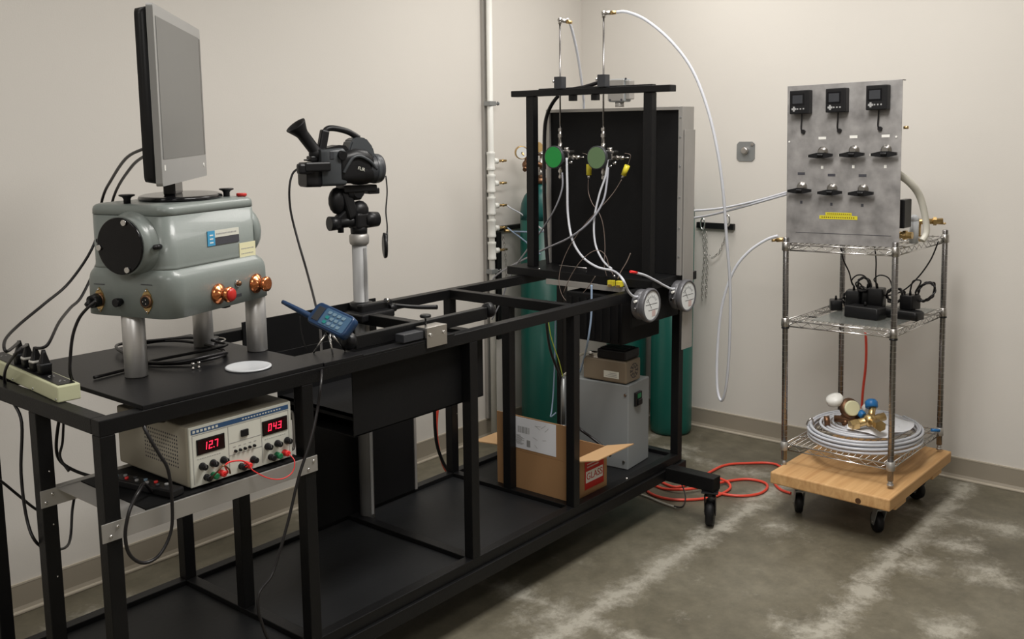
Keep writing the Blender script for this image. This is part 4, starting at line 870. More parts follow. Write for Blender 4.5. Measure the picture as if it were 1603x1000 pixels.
b = MB(); b.lathe([(.032, 0), (.036, .006), (.036, .028), (.024, .036), (.012, .05)], (.012, -.02, .0), (-.8, -.4, 0), 20); b.cyl((0, 0, 0), tuple(rp), .014, seg=12); b.cyl((-.02, 0, -.03), (-.05, -.02, -.045), .012, seg=10); b.sphere((-.01, -.005, -.02), .028); part('body', b, 'bronze', rg)
gp = MW[rg.name].inverted() @ Vector((-0.7388, -0.1396, 1.5645)); gd = Vector((-.62, -.78, -.05)).normalized()
b = MB(); b.lathe([(.030, -.026), (.036, -.024), (.036, 0), (.033, .003), (.031, .001)], gp, gd, 28); b.cyl(tuple(gp), (0, 0, 0), .007, seg=8); gc = part('dial_case', b, 'brass', rg)
b = MB().m('gface'); b.lathe([(.031, .0005), (.031, .0018)], gp, gd, 28); b.m('ink').cyl(tuple(gp+gd*.002), tuple(gp+gd*.003), .004, seg=8); part('dial', b, None, gc)
b = MB(); b.cyl((-.0, .0, .0), (.02, -.04, .065), .008, seg=8); b.lathe([(.028, 0), (.028, .022)], (.022, -.045, .07), (-.3, -.9, .2), 18); part('second_dial', b, 'brass', rg)

def chain(pts, r, wire):
    b = MB(); P = [Vector(p) for p in pts]; tot = sum((P[i+1]-P[i]).length for i in range(len(P)-1)); n = max(2, int(tot/(r*2.6)))
    for k in range(n):
        s_ = (k+.5)/n*tot; i = 0
        while i < len(P)-2 and s_ > (P[i+1]-P[i]).length: s_ -= (P[i+1]-P[i]).length; i += 1
        d_ = (P[i+1]-P[i]).normalized(); c = P[i]+d_*s_; u = d_.orthogonal().normalized(); v = d_.cross(u)
        if k % 2: u, v = v, u
        b.tube([c+d_*r*1.75*math.cos(a)+u*r*.9*math.sin(a) for a in (0, PI/3, 2*PI/3, PI, 4*PI/3, 5*PI/3)], wire, 4, 2, loop=True)
    return b
br = thing('cylinder_bracket', 'black steel wall bracket with hanging chains beside right green cylinder', 'bracket', (-0.0200, -0.9212, 1.1569), 0)
bw = MW[br.name].inverted()
b = MB(); b.box((-.006, -.110, -.018), (.018, .115, .014), .002); part('bar', b, 'black', br)
for px_ in (0,):
    for q_, (a_) in enumerate(((-0.0500, -0.8589, 1.1665), (-0.0500, -1.0090, 1.1917))):
        c = bw @ Vector(a_); b = MB(); b.tube([(c.x, c.y+.012*math.cos(a), c.z+.030*math.sin(a)) for a in [i*PI/4 for i in range(8)]], .0045, 8, 3, loop=True); part('hook', b, 'chrome', br)
ch = [(-0.0500, -0.8636, 1.1244), (-0.0500, -0.8859, 0.9912), (-0.0400, -0.8756, 0.8465)]
for c_, k in (([(-0.0500, -0.8594, 1.1383), (-0.0500, -0.8742, 0.9904), (-0.0500, -0.8651, 0.8468), (-0.0500, -0.8633, 0.7388)], 0), ([(-0.0500, -0.8793, 1.1253), (-0.0500, -0.8906, 0.9560), (-0.0500, -0.8868, 0.7556)], 1), ([(-0.0500, -0.8738, 1.0081), (-0.0500, -0.9252, 0.9835), (-0.0500, -0.9634, 1.0110), (-0.0500, -1.0069, 1.1187)], 2)):
    part('chain', chain(c_, .0065, .0018), 'steel', br, W=True)
br2 = thing('cylinder_bracket', 'black steel bracket and upright strut on left wall beside white pipe', 'bracket', (-0.7225, -0.1000, 1.1652), 0)
p_ = (-0.8412, -0.0900, 1.1535); q_ = (-0.5396, -0.0900, 1.1571)
b = MB(); b.box((p_[0]-.012, -.004, p_[2]-.012), (q_[0], -.03, p_[2]+.012), .002); part('bar', b, 'black', br2, W=True)
b = MB(); b.box((p_[0]-.016, -.06, p_[2]-.0125), (p_[0]+.020, -.0315, .55), .002); part('strut', b, 'black', br2, W=True)
part('chain', chain([(-0.8351, -0.0800, 1.1247), (-0.8199, -0.0800, 1.0643), (-0.8106, -0.0800, 0.9761), (-0.8068, -0.0800, 0.8703)], .0055, .0016), 'steel', br2, W=True)
hp_ = thing('wall_anchor_plate', 'small octagonal steel plate with hook, alone on the right wall', 'wall plate', (-.001, -1.083, 1.562), 0)
b = MB(); s_ = .052; q_ = .038; b.prism([(-q_, -s_), (q_, -s_), (s_, -q_), (s_, q_), (q_, s_), (-q_, s_), (-s_, q_), (-s_, -q_)], 0, 0, -.004); part('plate', b, 'galv', hp_)
b = MB(); b.lathe([(.016, 0), (.016, .006), (.020, .010), (.020, .018), (.014, .022)], (-.004, 0, .004), (-1, 0, 0), 20); part('hook_boss', b, 'steel', hp_)
b = MB(); b.box((-.010, -.046, .030), (-.004, -.030, .046), .001); part('clip', b, 'steel', hp_)

# ------------------------------------------------------------------ white pipe with tees
pipe = thing('white_pipe', 'white plastic pipe with five tees running up left wall', 'pipe', (-.885, -.045, .0))
b = MB(); b.cyl((0, 0, .03), (0, 0, CEIL-.001), .0165, seg=24); part('pipe_run', b, 'pvc', pipe)
b = MB(); b.box((-.0205, .0235, .11), (.0205, .0445, CEIL-.001), .001); b.m('ink') if False else None; part('strut_channel', b, 'alud', pipe, label='grey strut channel behind the pipe')
zs = [(-0.8767, -0.0450, 1.5229)[2], (-0.8789, -0.0450, 1.4042)[2], (-0.8812, -0.0450, 1.2849)[2], (-0.8729, -0.0450, 1.1639)[2], (-0.8751, -0.0450, 1.0430)[2]]
for z in zs:
    b = MB(); b.lathe([(.0225, -.048), (.0235, -.046), (.0235, -.036), (.0215, -.032), (.0215, .032), (.0235, .036), (.0235, .046), (.0225, .048)], (0, 0, z), seg=24); b.cyl((.012, -.010, z), (.036, -.016, z), .015, seg=18)
    tz = part('tee', b, 'pvc', pipe)
    b = MB(); b.cyl((.036, -.016, z), (.060, -.020, z), .0075, seg=6, smooth=False); b.cyl((.060, -.020, z), (.095, -.026, z), .005, .0065, 10); b.cyl((.070, -.022, z), (.076, -.023, z), .0085, seg=10); part('barb', b, 'brass', tz)
for z in ((-0.8813, -0.0450, 1.8249)[2], (-0.8984, -0.0450, 0.9308)[2]):
    b = MB(); b.box((-.026, -.020, z-.012), (.026, .0232, z+.012), .002); b.cyl((.024, -.012, z), (.048, -.012, z), .006, seg=10); b.cyl((.046, -.012, z), (.052, -.012, z), .010, seg=8); part('pipe_clamp', b, 'galv', pipe)
def T_(i): return (-.885+.095, -.071, zs[i])
tubing('manifold_tube', [T_(2), (-0.7747, -0.0900, 1.2660), (-0.7297, -0.1200, 1.2365), (-0.7472, -0.2000, 1.2036), (-0.8308, -0.3300, 1.1797), (-0.8512, -0.4000, 1.1520)], .0042, 'tube', 'pale tube leaving third tee of the white pipe')
tubing('manifold_tube', [T_(3), (-0.7765, -0.0900, 1.1446), (-0.7561, -0.1400, 1.1075), (-0.8116, -0.2500, 1.0784), (-0.8652, -0.3600, 1.0440)], .0042, 'bluetube', 'pale tube leaving fourth tee of the white pipe')
b = MB(); b.cyl((-0.8126, -0.0750, 1.1468), (-0.7541, -0.0850, 1.1390), .008, seg=10); solo('hose_barb', b, 'brass', 'short brass barb on the level tube in front of wall strut', 'fitting')
tubing('manifold_tube', [(-0.7541, -0.0850, 1.1390), (-0.8108, -0.2500, 1.1499), (-0.8511, -0.4000, 1.1653), (-0.8517, -0.4500, 1.1682)], .0045, 'bluetube', 'level pale tube passing in front of left green cylinder')

# ------------------------------------------------------------------ things on the deck
DZ = hb-.0155
cb = thing('cardboard_box', 'open brown cardboard box with shipping label and red sticker on bench deck', 'box', (-1.902, -1.300, DZ), 0)
BX, BY, BZ, T0 = .262, .365, .170, .004
for nm, a_, c_ in (('bottom', (0, 0, 0), (BX, BY, T0)), ('wall', (0, 0, T0), (T0, BY, BZ)), ('wall', (BX-T0, 0, T0), (BX, BY, BZ)), ('wall', (T0, 0, T0), (BX-T0, T0, BZ)), ('wall', (T0, BY-T0, T0), (BX-T0, BY, BZ))):
    b = MB(); b.box(a_, c_, 0); part(nm, b, 'card', cb)
b = MB(); b.box((0, 0, BZ+.001), (T0, BY, BZ+.145), 0); fl = part('flap', b, 'card', cb, label='raised flap with shipping label')
b = MB().m('paper'); b.box((-.0012, .062, BZ+.012), (-.0002, BY-.075, BZ+.141)); b.m('inkg')
random.seed(3)
for k in range(12): b.box((-.0018, .25-k*.005, BZ+.078), (-.0011, .2525-k*.005-random.uniform(-.001, .001), BZ+.104))
for k in range(10): b.box((-.0018, .275-random.uniform(0, .02), BZ+.030+k*.004), (-.0011, .220+random.uniform(0, .02), BZ+.0315+k*.004))
b.box((-.0018, .19, BZ+.025), (-.0011, .208, BZ+.052))
for k in range(7):
    y_, z_ = random.uniform(.075, .18), random.uniform(.03, .12)
    b.bar((-.0014, y_, BZ+z_), (-.0014, y_-random.uniform(.01, .03), BZ+z_+random.uniform(-.02, .02)), .0012, .0006, up=(1, 0, 0))
part('shipping_label', b, None, fl, label='white shipping label with faint print')
b = MB(); th_ = math.radians(14); b.prism([(0, 0), (-.130, .034), (-.130, .034+T0), (0, T0)], 0, .002, BX-.002, Matrix.Translation((0, -.001, BZ+.0005))); part('flap', b, 'cardl', cb, label='flap folded outwards to the front')
b = MB(); b.prism([(0, 0), (.13, -.012), (.13, -.008), (0, T0)], 0, .002, BX-.002, Matrix.Translation((0, BY+.001, BZ))); part('flap', b, 'cardl', cb, label='flap folded outwards to the back')
b = MB().m('red'); b.box((.105, -.0012, .028), (.238, -.0003, .150)); b.m('white').box((.112, -.0018, .055), (.230, -.0011, .102)); b.m('red').text('GLASS', .040, FACE((.171, -.0022, .079), (1, 0, 0), (0, 0, 1)), .0003)
b.m('pink').box((.120, -.0018, .116), (.200, -.0011, .121)); b.box((.120, -.0018, .128), (.215, -.0011, .133))
part('red_sticker', b, None, cb, label='red sticker reading GLASS')
E0 = (-1.4277, -1.2665, 0.2331)
en = thing('grey_enclosure', 'tall grey metal enclosure with black switch on far end of deck', 'enclosure', (E0[0], E0[1], DZ), math.radians(5))
b = MB(); b.box((0, 0, 0), (.195, .34, .372), .004); part('case', b, 'encl', en)
b = MB().m('plastic'); b.box((.050, -.012, .270), (.105, .0, .330), .002); b.box((.060, -.020, .275), (.095, -.012, .300), .003); b.m('green').box((.062, -.0135, .305), (.093, -.0121, .324)); part('rocker_switch', b, None, en, label='black switch with green lamp')
for x, y, z in ((-.001, .015, .33), (-.001, .02, .035)):
    b = MB(); b.cyl((x, y, z), (x-.004, y, z), .006, seg=8); part('screw', b, 'steel', en)
dv = thing('fan_device', 'champagne coloured device with fan grille, black block on top, sitting on grey enclosure', 'device', tuple(MW[en.name] @ Vector((.0, .012, .3725))), math.radians(3))
b = MB(); b.box((.0, 0, .004), (.125, .215, .100), .006); part('case', b, 'encd', dv)
b = MB(); b.box((.02, .02, 0), (.10, .19, .004)); part('foot', b, 'rubber', dv)
b = MB()
for rr_, n_ in ((.030, 10), (.018, 8)):
    for k in range(n_):
        a = 2*PI*k/n_; c = Vector((.068+rr_*math.cos(a), -.0003, .052+rr_*math.sin(a))); tt = Vector((-math.sin(a), 0, math.cos(a))) if rr_ > .02 else Vector((math.cos(a), 0, math.sin(a)))
        b.bar(c-tt*.007, c+tt*.006, .005, .0012, up=(0, 1, 0))
part('fan_grille', b, 'ink', dv)
b = MB().m('panelw'); b.box((-.0012, .035, .022), (-.0002, .110, .052)); b.m('inkg')
for k in range(3): b.box((-.0018, .045, .028+k*.007), (-.0011, .10-k*.01, .0305+k*.007))
part('rating_label', b, None, dv)
b = MB(); b.box((.008, .008, .1005), (.130, .150, .142), .006)
for k in range(6): b.box((.020+k*.017, .02, .142), (.027+k*.017, .14, .147))
part('black_top', b, 'plastic', dv)
b = MB(); b.cyl((.03, .165, .112), (.03, .20, .112), .011, seg=12); b.cyl((.03, .17, .1), (.03, .17, .118), .015, seg=6, smooth=False); part('fitting', b, 'chrome', dv)
cable('grey_lead', [tuple(MW[dv.name] @ Vector(p)) for p in ((.03, .20, .112), (.02, .24, .10), (.0, .27, .06), (-.01, .29, .02), (-.005, .31, .004))], .006, 'hosew', 'grey lead curving from back of fan device to top of grey enclosure')
b = MB(); b.cyl((-1.4640, -0.9500, 0.5968), (-1.4648, -0.9500, 0.3872), .009, seg=12); cdp = (-1.4648, -0.9500, 0.3872); b.cyl(cdp, (cdp[0], cdp[1], DZ+.001), .009, seg=12); solo('conduit', b, 'galv', 'thin grey metal conduit standing behind the cardboard box', 'conduit')
cable('earth_wire', [(-1.5736, -0.9500, 0.8780), (-1.5559, -0.9500, 0.8052), (-1.5288, -0.9500, 0.7440), (-1.4966, -0.9500, 0.6810), (-1.4687, -0.9500, 0.6036)], .0022, 'ygreen', 'yellow and green striped wire curving into the grey conduit', 'wire')
cable('drop_cable', [(-1.5604, -0.9300, 0.9576), (-1.5567, -0.9300, 0.8450), (-1.5346, -0.9300, 0.7423), (-1.4934, -0.9300, 0.6574), (-1.4695, -0.9400, 0.5964), (-1.4222, -0.9400, 0.4458), (-1.6000, -1.1271, 0.4420), (-1.5850, -1.1823, 0.4043), (-1.5700, -1.2369, 0.3669), (-1.5600, -1.2656, 0.3314)], .006, 'cable', 'black cable dropping behind the end of bench to the cardboard box')
tubing('drop_tube', [(-1.2126, -0.7200, 0.8871), (-1.2188, -0.7200, 0.6727), (-1.2299, -0.7200, 0.4883), (-1.2722, -0.7400, 0.3761), (-1.3087, -0.7600, 0.3509), (-1.2687, -0.7600, 0.3601)], .0035, 'bluetube', 'thin pale tube hanging in front of left green cylinder')

# ------------------------------------------------------------------ hoses on the floor
FZ = .0075
cable('air_hose', [(-.55, -1.62, FZ), (-0.3657, -1.4703, 0.0075), (-0.4439, -1.3376, 0.0075), (-0.5326, -1.2696, 0.0075), (-0.6590, -1.2583, 0.0075), (-0.8138, -1.2622, 0.0075), (-0.9447, -1.2325, 0.0075), (-0.9356, -1.1471, 0.0075), (-0.8961, -1.0986, 0.0075)], .0065, 'redhose', 'red air hose end running from the wooden dolly to under the bench', 'hose')
cable('air_hose', [(-0.6951, -1.6890, 0.0075), (-0.6780, -1.6311, 0.0075), (-0.6160, -1.5742, 0.0075), (-0.5104, -1.5393, 0.0075)], .0065, 'redhose', 'short red hose bend at near corner of wooden dolly', 'hose')
cable('air_hose', [(-0.7543, -1.3565, 0.0210), (-0.7768, -1.4118, 0.0210), (-0.8164, -1.4390, 0.0075), (-0.9334, -1.4340, 0.0075), (-1.0170, -1.3906, 0.0075), (-1.0863, -1.3141, 0.0075), (-1.1072, -1.2358, 0.0075), (-1.0844, -1.1602, 0.0075), (-1.0314, -1.1206, 0.0075), (-0.9930, -1.1288, 0.0075), (-1.0033, -1.1978, 0.0075), (-0.9894, -1.2852, 0.0205), (-0.9185, -1.3365, 0.0205), (-0.8278, -1.3715, 0.0205), (-0.7108, -1.3953, 0.0075), (-0.6444, -1.4527, 0.0075), (-0.6395, -1.5297, 0.0075), (-0.6932, -1.5710, 0.0075), (-0.7817, -1.5773, 0.0075), (-0.8562, -1.5335, 0.0075), (-0.8938, -1.4590, 0.0075), (-0.8934, -1.3799, 0.0075)], .0065, 'redhose', 'red air hose lying in loops on the floor by bench caster', 'hose')
cable('floor_tube', [(-1.1280, -1.1108, 0.0060), (-1.1315, -1.1720, 0.0060), (-1.1544, -1.2707, 0.0060), (-1.1668, -1.3540, 0.0060)], .0045, 'hosew', 'pale straight tube lying on the floor below far end of bench', 'tube')
cable('floor_wire', [(-1.0227, -1.2864, 0.0800), (-1.0475, -1.3244, 0.0500), (-1.0778, -1.3520, 0.0200), (-1.1405, -1.3715, 0.0050), (-1.1722, -1.3472, 0.0120)], .003, 'cable', 'thin dark wire hanging from bench outrigger to the floor', 'wire')
cable('air_hose', [(-1.7477, -0.4500, 0.4346), (-1.7586, -0.4500, 0.3474), (-1.7487, -0.4500, 0.2546), (-1.7175, -0.4500, 0.1612), (-1.6846, -0.4500, 0.1090)], .0065, 'redhose', 'red hose hanging behind the bench, left of back post', 'hose')
cable('drop_cable', [(-1.7882, -0.4800, 0.6836), (-1.7991, -0.4800, 0.4517), (-1.7911, -0.4800, 0.3017), (-1.7564, -0.4800, 0.2026), (-1.7158, -0.4800, 0.1367)], .0075, 'cable', 'thick black cable hanging beside the red hose behind the bench')
cable('air_hose', [(-0.1200, -1.8023, 0.6859), (-0.1200, -1.8087, 0.6066), (-0.1200, -1.8094, 0.5100), (-0.1200, -1.8014, 0.3953), (-0.1200, -1.7972, 0.2638), (-.16, -1.80, .08), (-.25, -1.82, .0075), (-.55, -1.75, .0075)], .0065, 'redhose', 'red hose hanging behind the wire rack', 'hose')

# ------------------------------------------------------------------ dolly and wire rack
dl = thing('wooden_dolly', 'flat pine dolly with four black casters under the wire rack', 'dolly', (-1.03, -1.735, 0), math.radians(-1.5))
b = MB(); b.box((0, -.515, .165), (.77, 0, .2175), .006); part('deck', b, 'wood', dl)
for x in (.145, .60):
    b = MB(); b.box((x-.03, -.50, .133), (x+.09, -.015, .1645), .004); part('cross_board', b, 'wood', dl)
for x, y, a in ((.140, -.075, .55), (.150, -.425, .72), (.64, -.10, .5), (.64, -.43, 1.2)): caster_parts(dl, x, y, .1325, .045, a, .030)
b = MB(); b.cyl((-.0006, -.387, .181), (.001, -.387, .181), .012, seg=14); part('knot', b, 'bronze', dl)
th_r = -0.0303; LEAN = -.0221
piv = Matrix.Translation((0, -.23, .2175))
RM = RT((-.907, -1.744, 0), th_r) @ piv @ Matrix.Rotation(LEAN, 4, 'X') @ piv.inverted()
# local: x away from the front, -y to the right, z up
RA, RB = .465, .6035
rk = thing('wire_rack', 'chrome wire shelving rack of four posts and three shelves on wooden dolly', 'shelving', mx=RM)
ZTOP, ZS = 1.226, (1.195, .865, .315)
for x, y in ((0, 0), (0, -RA), (RB, 0), (RB, -RA)):
    b = MB().m('postm'); b.lathe([(.0125, .247), (.0125, ZTOP-.003), (.0105, ZTOP)], (x, y, 0), seg=18); b.m('steel'); zz = .30
    while zz < ZTOP-.02:
        b.lathe([(.01255, zz), (.01255, zz+.0016)], (x, y, 0), seg=18, caps=False); zz += .0254
    pp = part('post', b, None, rk)
    b = MB(); zf = .219+(.0221*(-y-.23)); b.cyl((x, y, zf), (x, y, .2465), .0095, seg=14); b.cyl((x, y, zf-.0008), (x, y, zf+.008), .013, seg=14); part('foot', b, 'alud', pp)
    for zs_ in ZS:
        b = MB(); b.lathe([(.0155, zs_-.026), (.0175, zs_-.024), (.0165, zs_+.010), (.0135, zs_+.012)], (x, y, 0), seg=16); part('shelf_sleeve', b, 'alud' if zs_ < .4 else 'steel', rk)
        if zs_ > .5 and zs_ < 1:
            b = MB(); b.lathe([(.0165, zs_-.034), (.0165, zs_-.028)], (x, y, 0), seg=16); part('plastic_clip', b, 'plastic', rk)
for zs_ in ZS:
    sh = MB(); sh.m('chrome')
    for (a_, c_) in (((0, 0), (0, -RA)), ((RB, 0), (RB, -RA)), ((0, 0), (RB, 0)), ((0, -RA), (RB, -RA))):
        A, Cc = Vector((*a_, zs_)), Vector((*c_, zs_)); d_ = (Cc-A).normalized(); A, Cc = A+d_*.016, Cc-d_*.016
        for dz_ in (0, -.024): sh.cyl(A+Vector((0, 0, dz_)), Cc+Vector((0, 0, dz_)), .0032, seg=8)
        n_ = int((Cc-A).length/.028)
        zig = [A+(Cc-A)*(k/n_)+Vector((0, 0, -.003 if k % 2 else -.021)) for k in range(n_+1)]
        sh.tube(zig, .0019, 5, spline=False)
    n_ = 18
    for k in range(1, n_):
        y = -RA*k/n_; sh.cyl((0, y, zs_+.0035), (RB, y, zs_+.0035), .0017, seg=5)
    for x in (.15, .30, .45): sh.cyl((x, 0, zs_-.002), (x, -RA, zs_-.002), .0026, seg=6)
    part('wire_shelf', sh, None, rk)
b = MB(); b.box((.03, -.44, .8712), (.575, -.10, .8722)); 
sl = thing('shelf_liner', 'clear plastic sheet on middle shelf of wire rack', 'sheet', mx=RM @ Matrix.Translation((0, 0, 0)))
part('sheet', b, 'poly', sl)
b = MB(); b.box((.05, -.085, .8706), (.075, -.12, .8712)) if False else None

# metal panel on the top shelf
pn = thing('valve_panel', 'tall mottled aluminium control panel with meters and valves on top of wire rack', 'control panel', mx=RM @ Matrix.Translation((.019, 0, 1.2005)))
PW, PH = .478, .662
b = MB(); b.box((-.0015, -PW+.006, .002), (.0015, .008, PH), .0008); b.box((.0017, .005, .002), (.045, .008, PH)); b.box((.0017, -PW+.010, PH-.003), (.045, .004, PH)); b.box((.0017, -PW+.010, .002), (.045, .004, .0045))
part('plate', b, 'alub', pn)
off = 1.2005
for i, (y, z, lb) in enumerate(((-.044, 1.793, ''), (-.200, 1.793, ''), (-.366, 1.796, ''))):
    z -= off; y -= .018
    b = MB().m('plastic'); b.box((-.040, y-.042, z-.048), (-.0020, y+.042, z+.048), .003)
    mm = part('digital_meter', b, None, pn)
    b = MB().m('gloss'); b.box((-.0412, y-.022, z-.012), (-.0402, y+.034, z+.034)); b.m('dgrey').box((-.0418, y-.016, z-.006), (-.0413, y+.028, z+.028)); part('screen', b, None, mm)
    b = MB(); yy = y+.022; b.box((-.0415, yy-.004, z-.038), (-.0402, yy+.004, z-.018)); b.box((-.0416, yy-.010, z-.032), (-.0403, yy+.010, z-.024))
    for k in range(3): b.box((-.0415, yy-.019-k*.013, z-.031), (-.0402, yy-.013-k*.013, z-.025))
    part('buttons', b, 'inkg', mm)
    b = MB(); b.tube([(-.012, y, z-.049), (-.012, y+.001, z-.075), (-.010, y+.003, z-.110), (-.003, y-.002, z-.125), (-.003, y-.012, z-.118)], .003, 6); b.cyl((-.002, y-.004, z-.122), (-.010, y-.004, z-.122), .009, seg=10); part('short_cord', b, 'cable', pn)
def valve(y, z, light):
    y -= .012
    b = MB().m('steel'); b.lathe([(.022, 0), (.022, .004), (.014, .006), (.012, .018)], (-.0018, y, z+.005), (-1, 0, 0), 20)
    vb = part('valve_stem', b, None, pn)
    b = MB(); b.rloft([(-.006, .010, .012, .004, -.026, y), (.006, .011, .013, .004, -.026, y)], 4, Mx=Matrix.Translation((0, 0, z-.010))); b.prism([(y+.052, z-.017), (y+.014, z-.022), (y-.014, z-.022), (y-.050, z-.015), (y-.050, z-.004), (y-.014, z+.001), (y+.014, z+.001), (y+.052, z-.007)], 0, -.032, -.020); part('valve_handle', b, 'plastic', vb)
    b = MB(); y_ = y+.008
    b.box((-.0024, y-.012, z+.055), (-.0016, y+.020, z+.066)); part('label_plate', b, 'white' if light else 'ink', pn)
    b = MB(); b.box((-.0024, y-.002, z-.066), (-.0016, y+.008, z-.054)); part('label_dot', b, 'white' if light else 'ink', pn)
    if light:
        b = MB(); b.box((-.0024, y+.058, z-.018), (-.0016, y+.066, z-.008)); part('label_dot', b, 'white', pn)
for px_, y, z in ((0, -.140, 1.582), (0, -.272, 1.584), (0, -.402, 1.584)): valve(y, z-off, True)
for y, z in ((-.050, 1.436), (-.182, 1.430), (-.312, 1.428)): valve(y, z-off, False)
b = MB().m('yelp'); b.box((-.0024, -.278, 1.324-off), (-.0016, -.166, 1.336-off)); b.box((-.0024, -.302, 1.308-off), (-.0016, -.140, 1.323-off)); b.m('bronze')
for k in range(12): b.box((-.0028, -.175-k*.0085, 1.328-off), (-.0023, -.179-k*.0085, 1.332-off))
for k in range(16): b.box((-.0028, -.150-k*.0090, 1.313-off), (-.0023, -.154-k*.0090, 1.318-off))
part('yellow_label', b, None, pn, label='two line yellow label')
b = MB(); b.box((-.0022, -.44, 1.247-off), (-.0016, -.035, 1.249-off)); part('scribed_line', b, 'ink', pn)
b = MB(); 
for y, z in ((-.003, .43-.0), (-.452, .44)): b.cyl((-.0016, y, z), (-.004, y, z), .004, seg=8)
part('panel_screws', b, 'white', pn)
b = MB(); b.cyl((.02, -PW+.0055, .475), (.02, -PW-.012, .475), .006, seg=10); part('side_fitting', b, 'brass', pn)
# fittings and hose behind the panel
vf = thing('brass_manifold', 'brass valves and fittings behind right edge of aluminium panel', 'fittings', mx=RM @ Matrix.Translation((.20, -.44, 1.2005)))
b = MB(); b.cyl((-.10, .06, .045), (-.10, -.055, .045), .014, seg=14); b.cyl((-.10, -.02, .045), (-.10, -.032, .045), .021, seg=6, smooth=False); b.cyl((-.10, .02, .001), (-.10, .02, .045), .012, seg=12); part('lower_valve', b, 'brass', vf)
b = MB(); b.cyl((.10, .05, .080), (.16, -.09, .085), .012, seg=14); b.cyl((.12, -.0, .02), (.12, 0, .08), .014, seg=12); b.cyl((.12, 0, .001), (.12, 0, .012), .022, seg=6, smooth=False); b.cyl((.145, -.055, .084), (.15, -.067, .084), .018, seg=6, smooth=False); b.box((.155, -.10, .070), (.175, -.06, .078), .003); part('upper_valve', b, 'brass', vf)
b = MB(); b.cyl((.02, -.02, .001), (.02, -.02, .10), .018, seg=16); b.sphere((.02, -.02, .10), .020); part('clear_bowl', b, 'frost', vf)
b = MB(); b.box((-.14, -.036, .075), (-.06, -.008, .19), .004); part('black_block', b, 'plastic', vf)
hz = RM
def RK(*p): return tuple(RM @ Vector(p))
cable('white_hose', [RK(.08, -.43, 1.50), RK(.13, -.470, 1.455), RK(.18, -.492, 1.40), RK(.21, -.505, 1.32), RK(.22, -.51, 1.25), RK(.20, -.50, 1.215)], lambda t: .016-.004*t, 'hosew', 'wide off-white hose curving down behind right edge of the panel', 'hose', seg=12)
b = MB(); b.cyl(RK(.0, .045, 1.212), RK(.02, .008, 1.216), .009, seg=10); b.cyl(RK(.0, .045, 1.212), RK(-.01, .062, 1.210), .006, seg=10); solo('hose_barb', b, 'brass', 'brass barb at left front corner of the rack top', 'fitting')
tubing('supply_tube', [(-0.6000, -1.0851, 1.2845), (-0.6300, -1.2057, 1.2980), (-0.6600, -1.3219, 1.3172), (-0.7200, -1.4952, 1.3574), (-0.8000, -1.6614, 1.4020), (-0.8400, -1.7422, 1.4232)], .0055, 'tube', 'upper pale tube from behind black panel to the valve panel')
tubing('supply_tube', [(-0.5600, -1.0634, 1.2427), (-0.6000, -1.1903, 1.2674), (-0.6600, -1.3550, 1.3096), (-0.7300, -1.5156, 1.3530), (-0.8000, -1.6617, 1.3936), (-0.8400, -1.7425, 1.4150)], .0055, 'tube', 'lower pale tube from behind black panel to the valve panel')

# ------------------------------------------------------------------ adapters on the middle shelf
ps = thing('black_power_strip', 'black power strip holding adapters on middle rack shelf', 'power strip', mx=RM @ RT((.30, -.315, .8735), math.radians(78)))
b = MB(); b.rloft([(0, .17, .034, .012), (.028, .17, .034, .012), (.036, .162, .028, .01)], 4); part('housing', b, 'plastic', ps)
alabs = ['black power adapter lying at left end of middle rack shelf', 'black power adapter plugged in leftmost on the black power strip', 'black power adapter standing second on the black power strip', 'black power adapter standing behind the others on the black power strip', 'large black power adapter lying in front on the middle rack shelf', 'black power adapter at right end of the black power strip']
specs = [((.33, -.085, .874), .5, (.034, .026, .045), 0), ((.285, -.185, .9105), .2, (.036, .030, .066), 1), ((.29, -.285, .9105), .1, (.034, .032, .082), 1), ((.315, -.235, .9105), .5, (.030, .030, .075), 1), ((.20, -.27, .874), 1.4, (.080, .038, .050), 0), ((.31, -.42, .9105), -.3, (.032, .032, .060), 1)]
for (p, a, (hx_, hy_, hz_), st), lab in zip(specs, alabs):
    t = thing('power_adapter', lab, 'adapter', mx=RM @ RT(p, a), group='adapters on the middle rack shelf')
    b = MB(); b.rloft([(0, hx_*.95, hy_*.95, .006), (.004, hx_, hy_, .008), (hz_-.005, hx_, hy_, .008), (hz_, hx_*.9, hy_*.9, .006)], 4); part('case', b, 'plastic', t)
    b = MB(); b.cyl((0, 0, hz_), (0, 0, hz_+.018), .006, .004, 10); part('strain_relief', b, 'rubber', t)
def up(i, dz=.018): return tuple(RM @ Vector((specs[i][0][0], specs[i][0][1], specs[i][0][2]+specs[i][2][2]+dz)))
cable('adapter_cord', [RK(.20, -.155, 1.185), RK(.21, -.165, 1.12), RK(.24, -.180, 1.06), RK(.26, -.185, 1.01), up(1)], .0032, 'cable', 'black cord dropping from top shelf to the leftmost strip adapter')
cable('adapter_cord', [RK(.20, -.305, 1.185), RK(.22, -.305, 1.12), RK(.26, -.290, 1.05), RK(.28, -.285, 1.0), up(2)], .0032, 'cable', 'black cord dropping from top shelf to the second strip adapter')
cable('adapter_cord', [RK(.34, -.52, 1.20), RK(.34, -.49, 1.12), RK(.33, -.44, 1.04), RK(.31, -.38, .98), RK(.31, -.30, .96), up(3)], .0032, 'cable', 'black cord slanting from brass fittings down behind right front post')
cable('adapter_cord', [up(1), RK(.27, -.18, 1.02), RK(.27, -.205, 1.045), RK(.28, -.235, 1.04), RK(.29, -.25, 1.0), RK(.30, -.245, .97)], .003, 'cable', 'short looped black cord over the left of the black power strip')
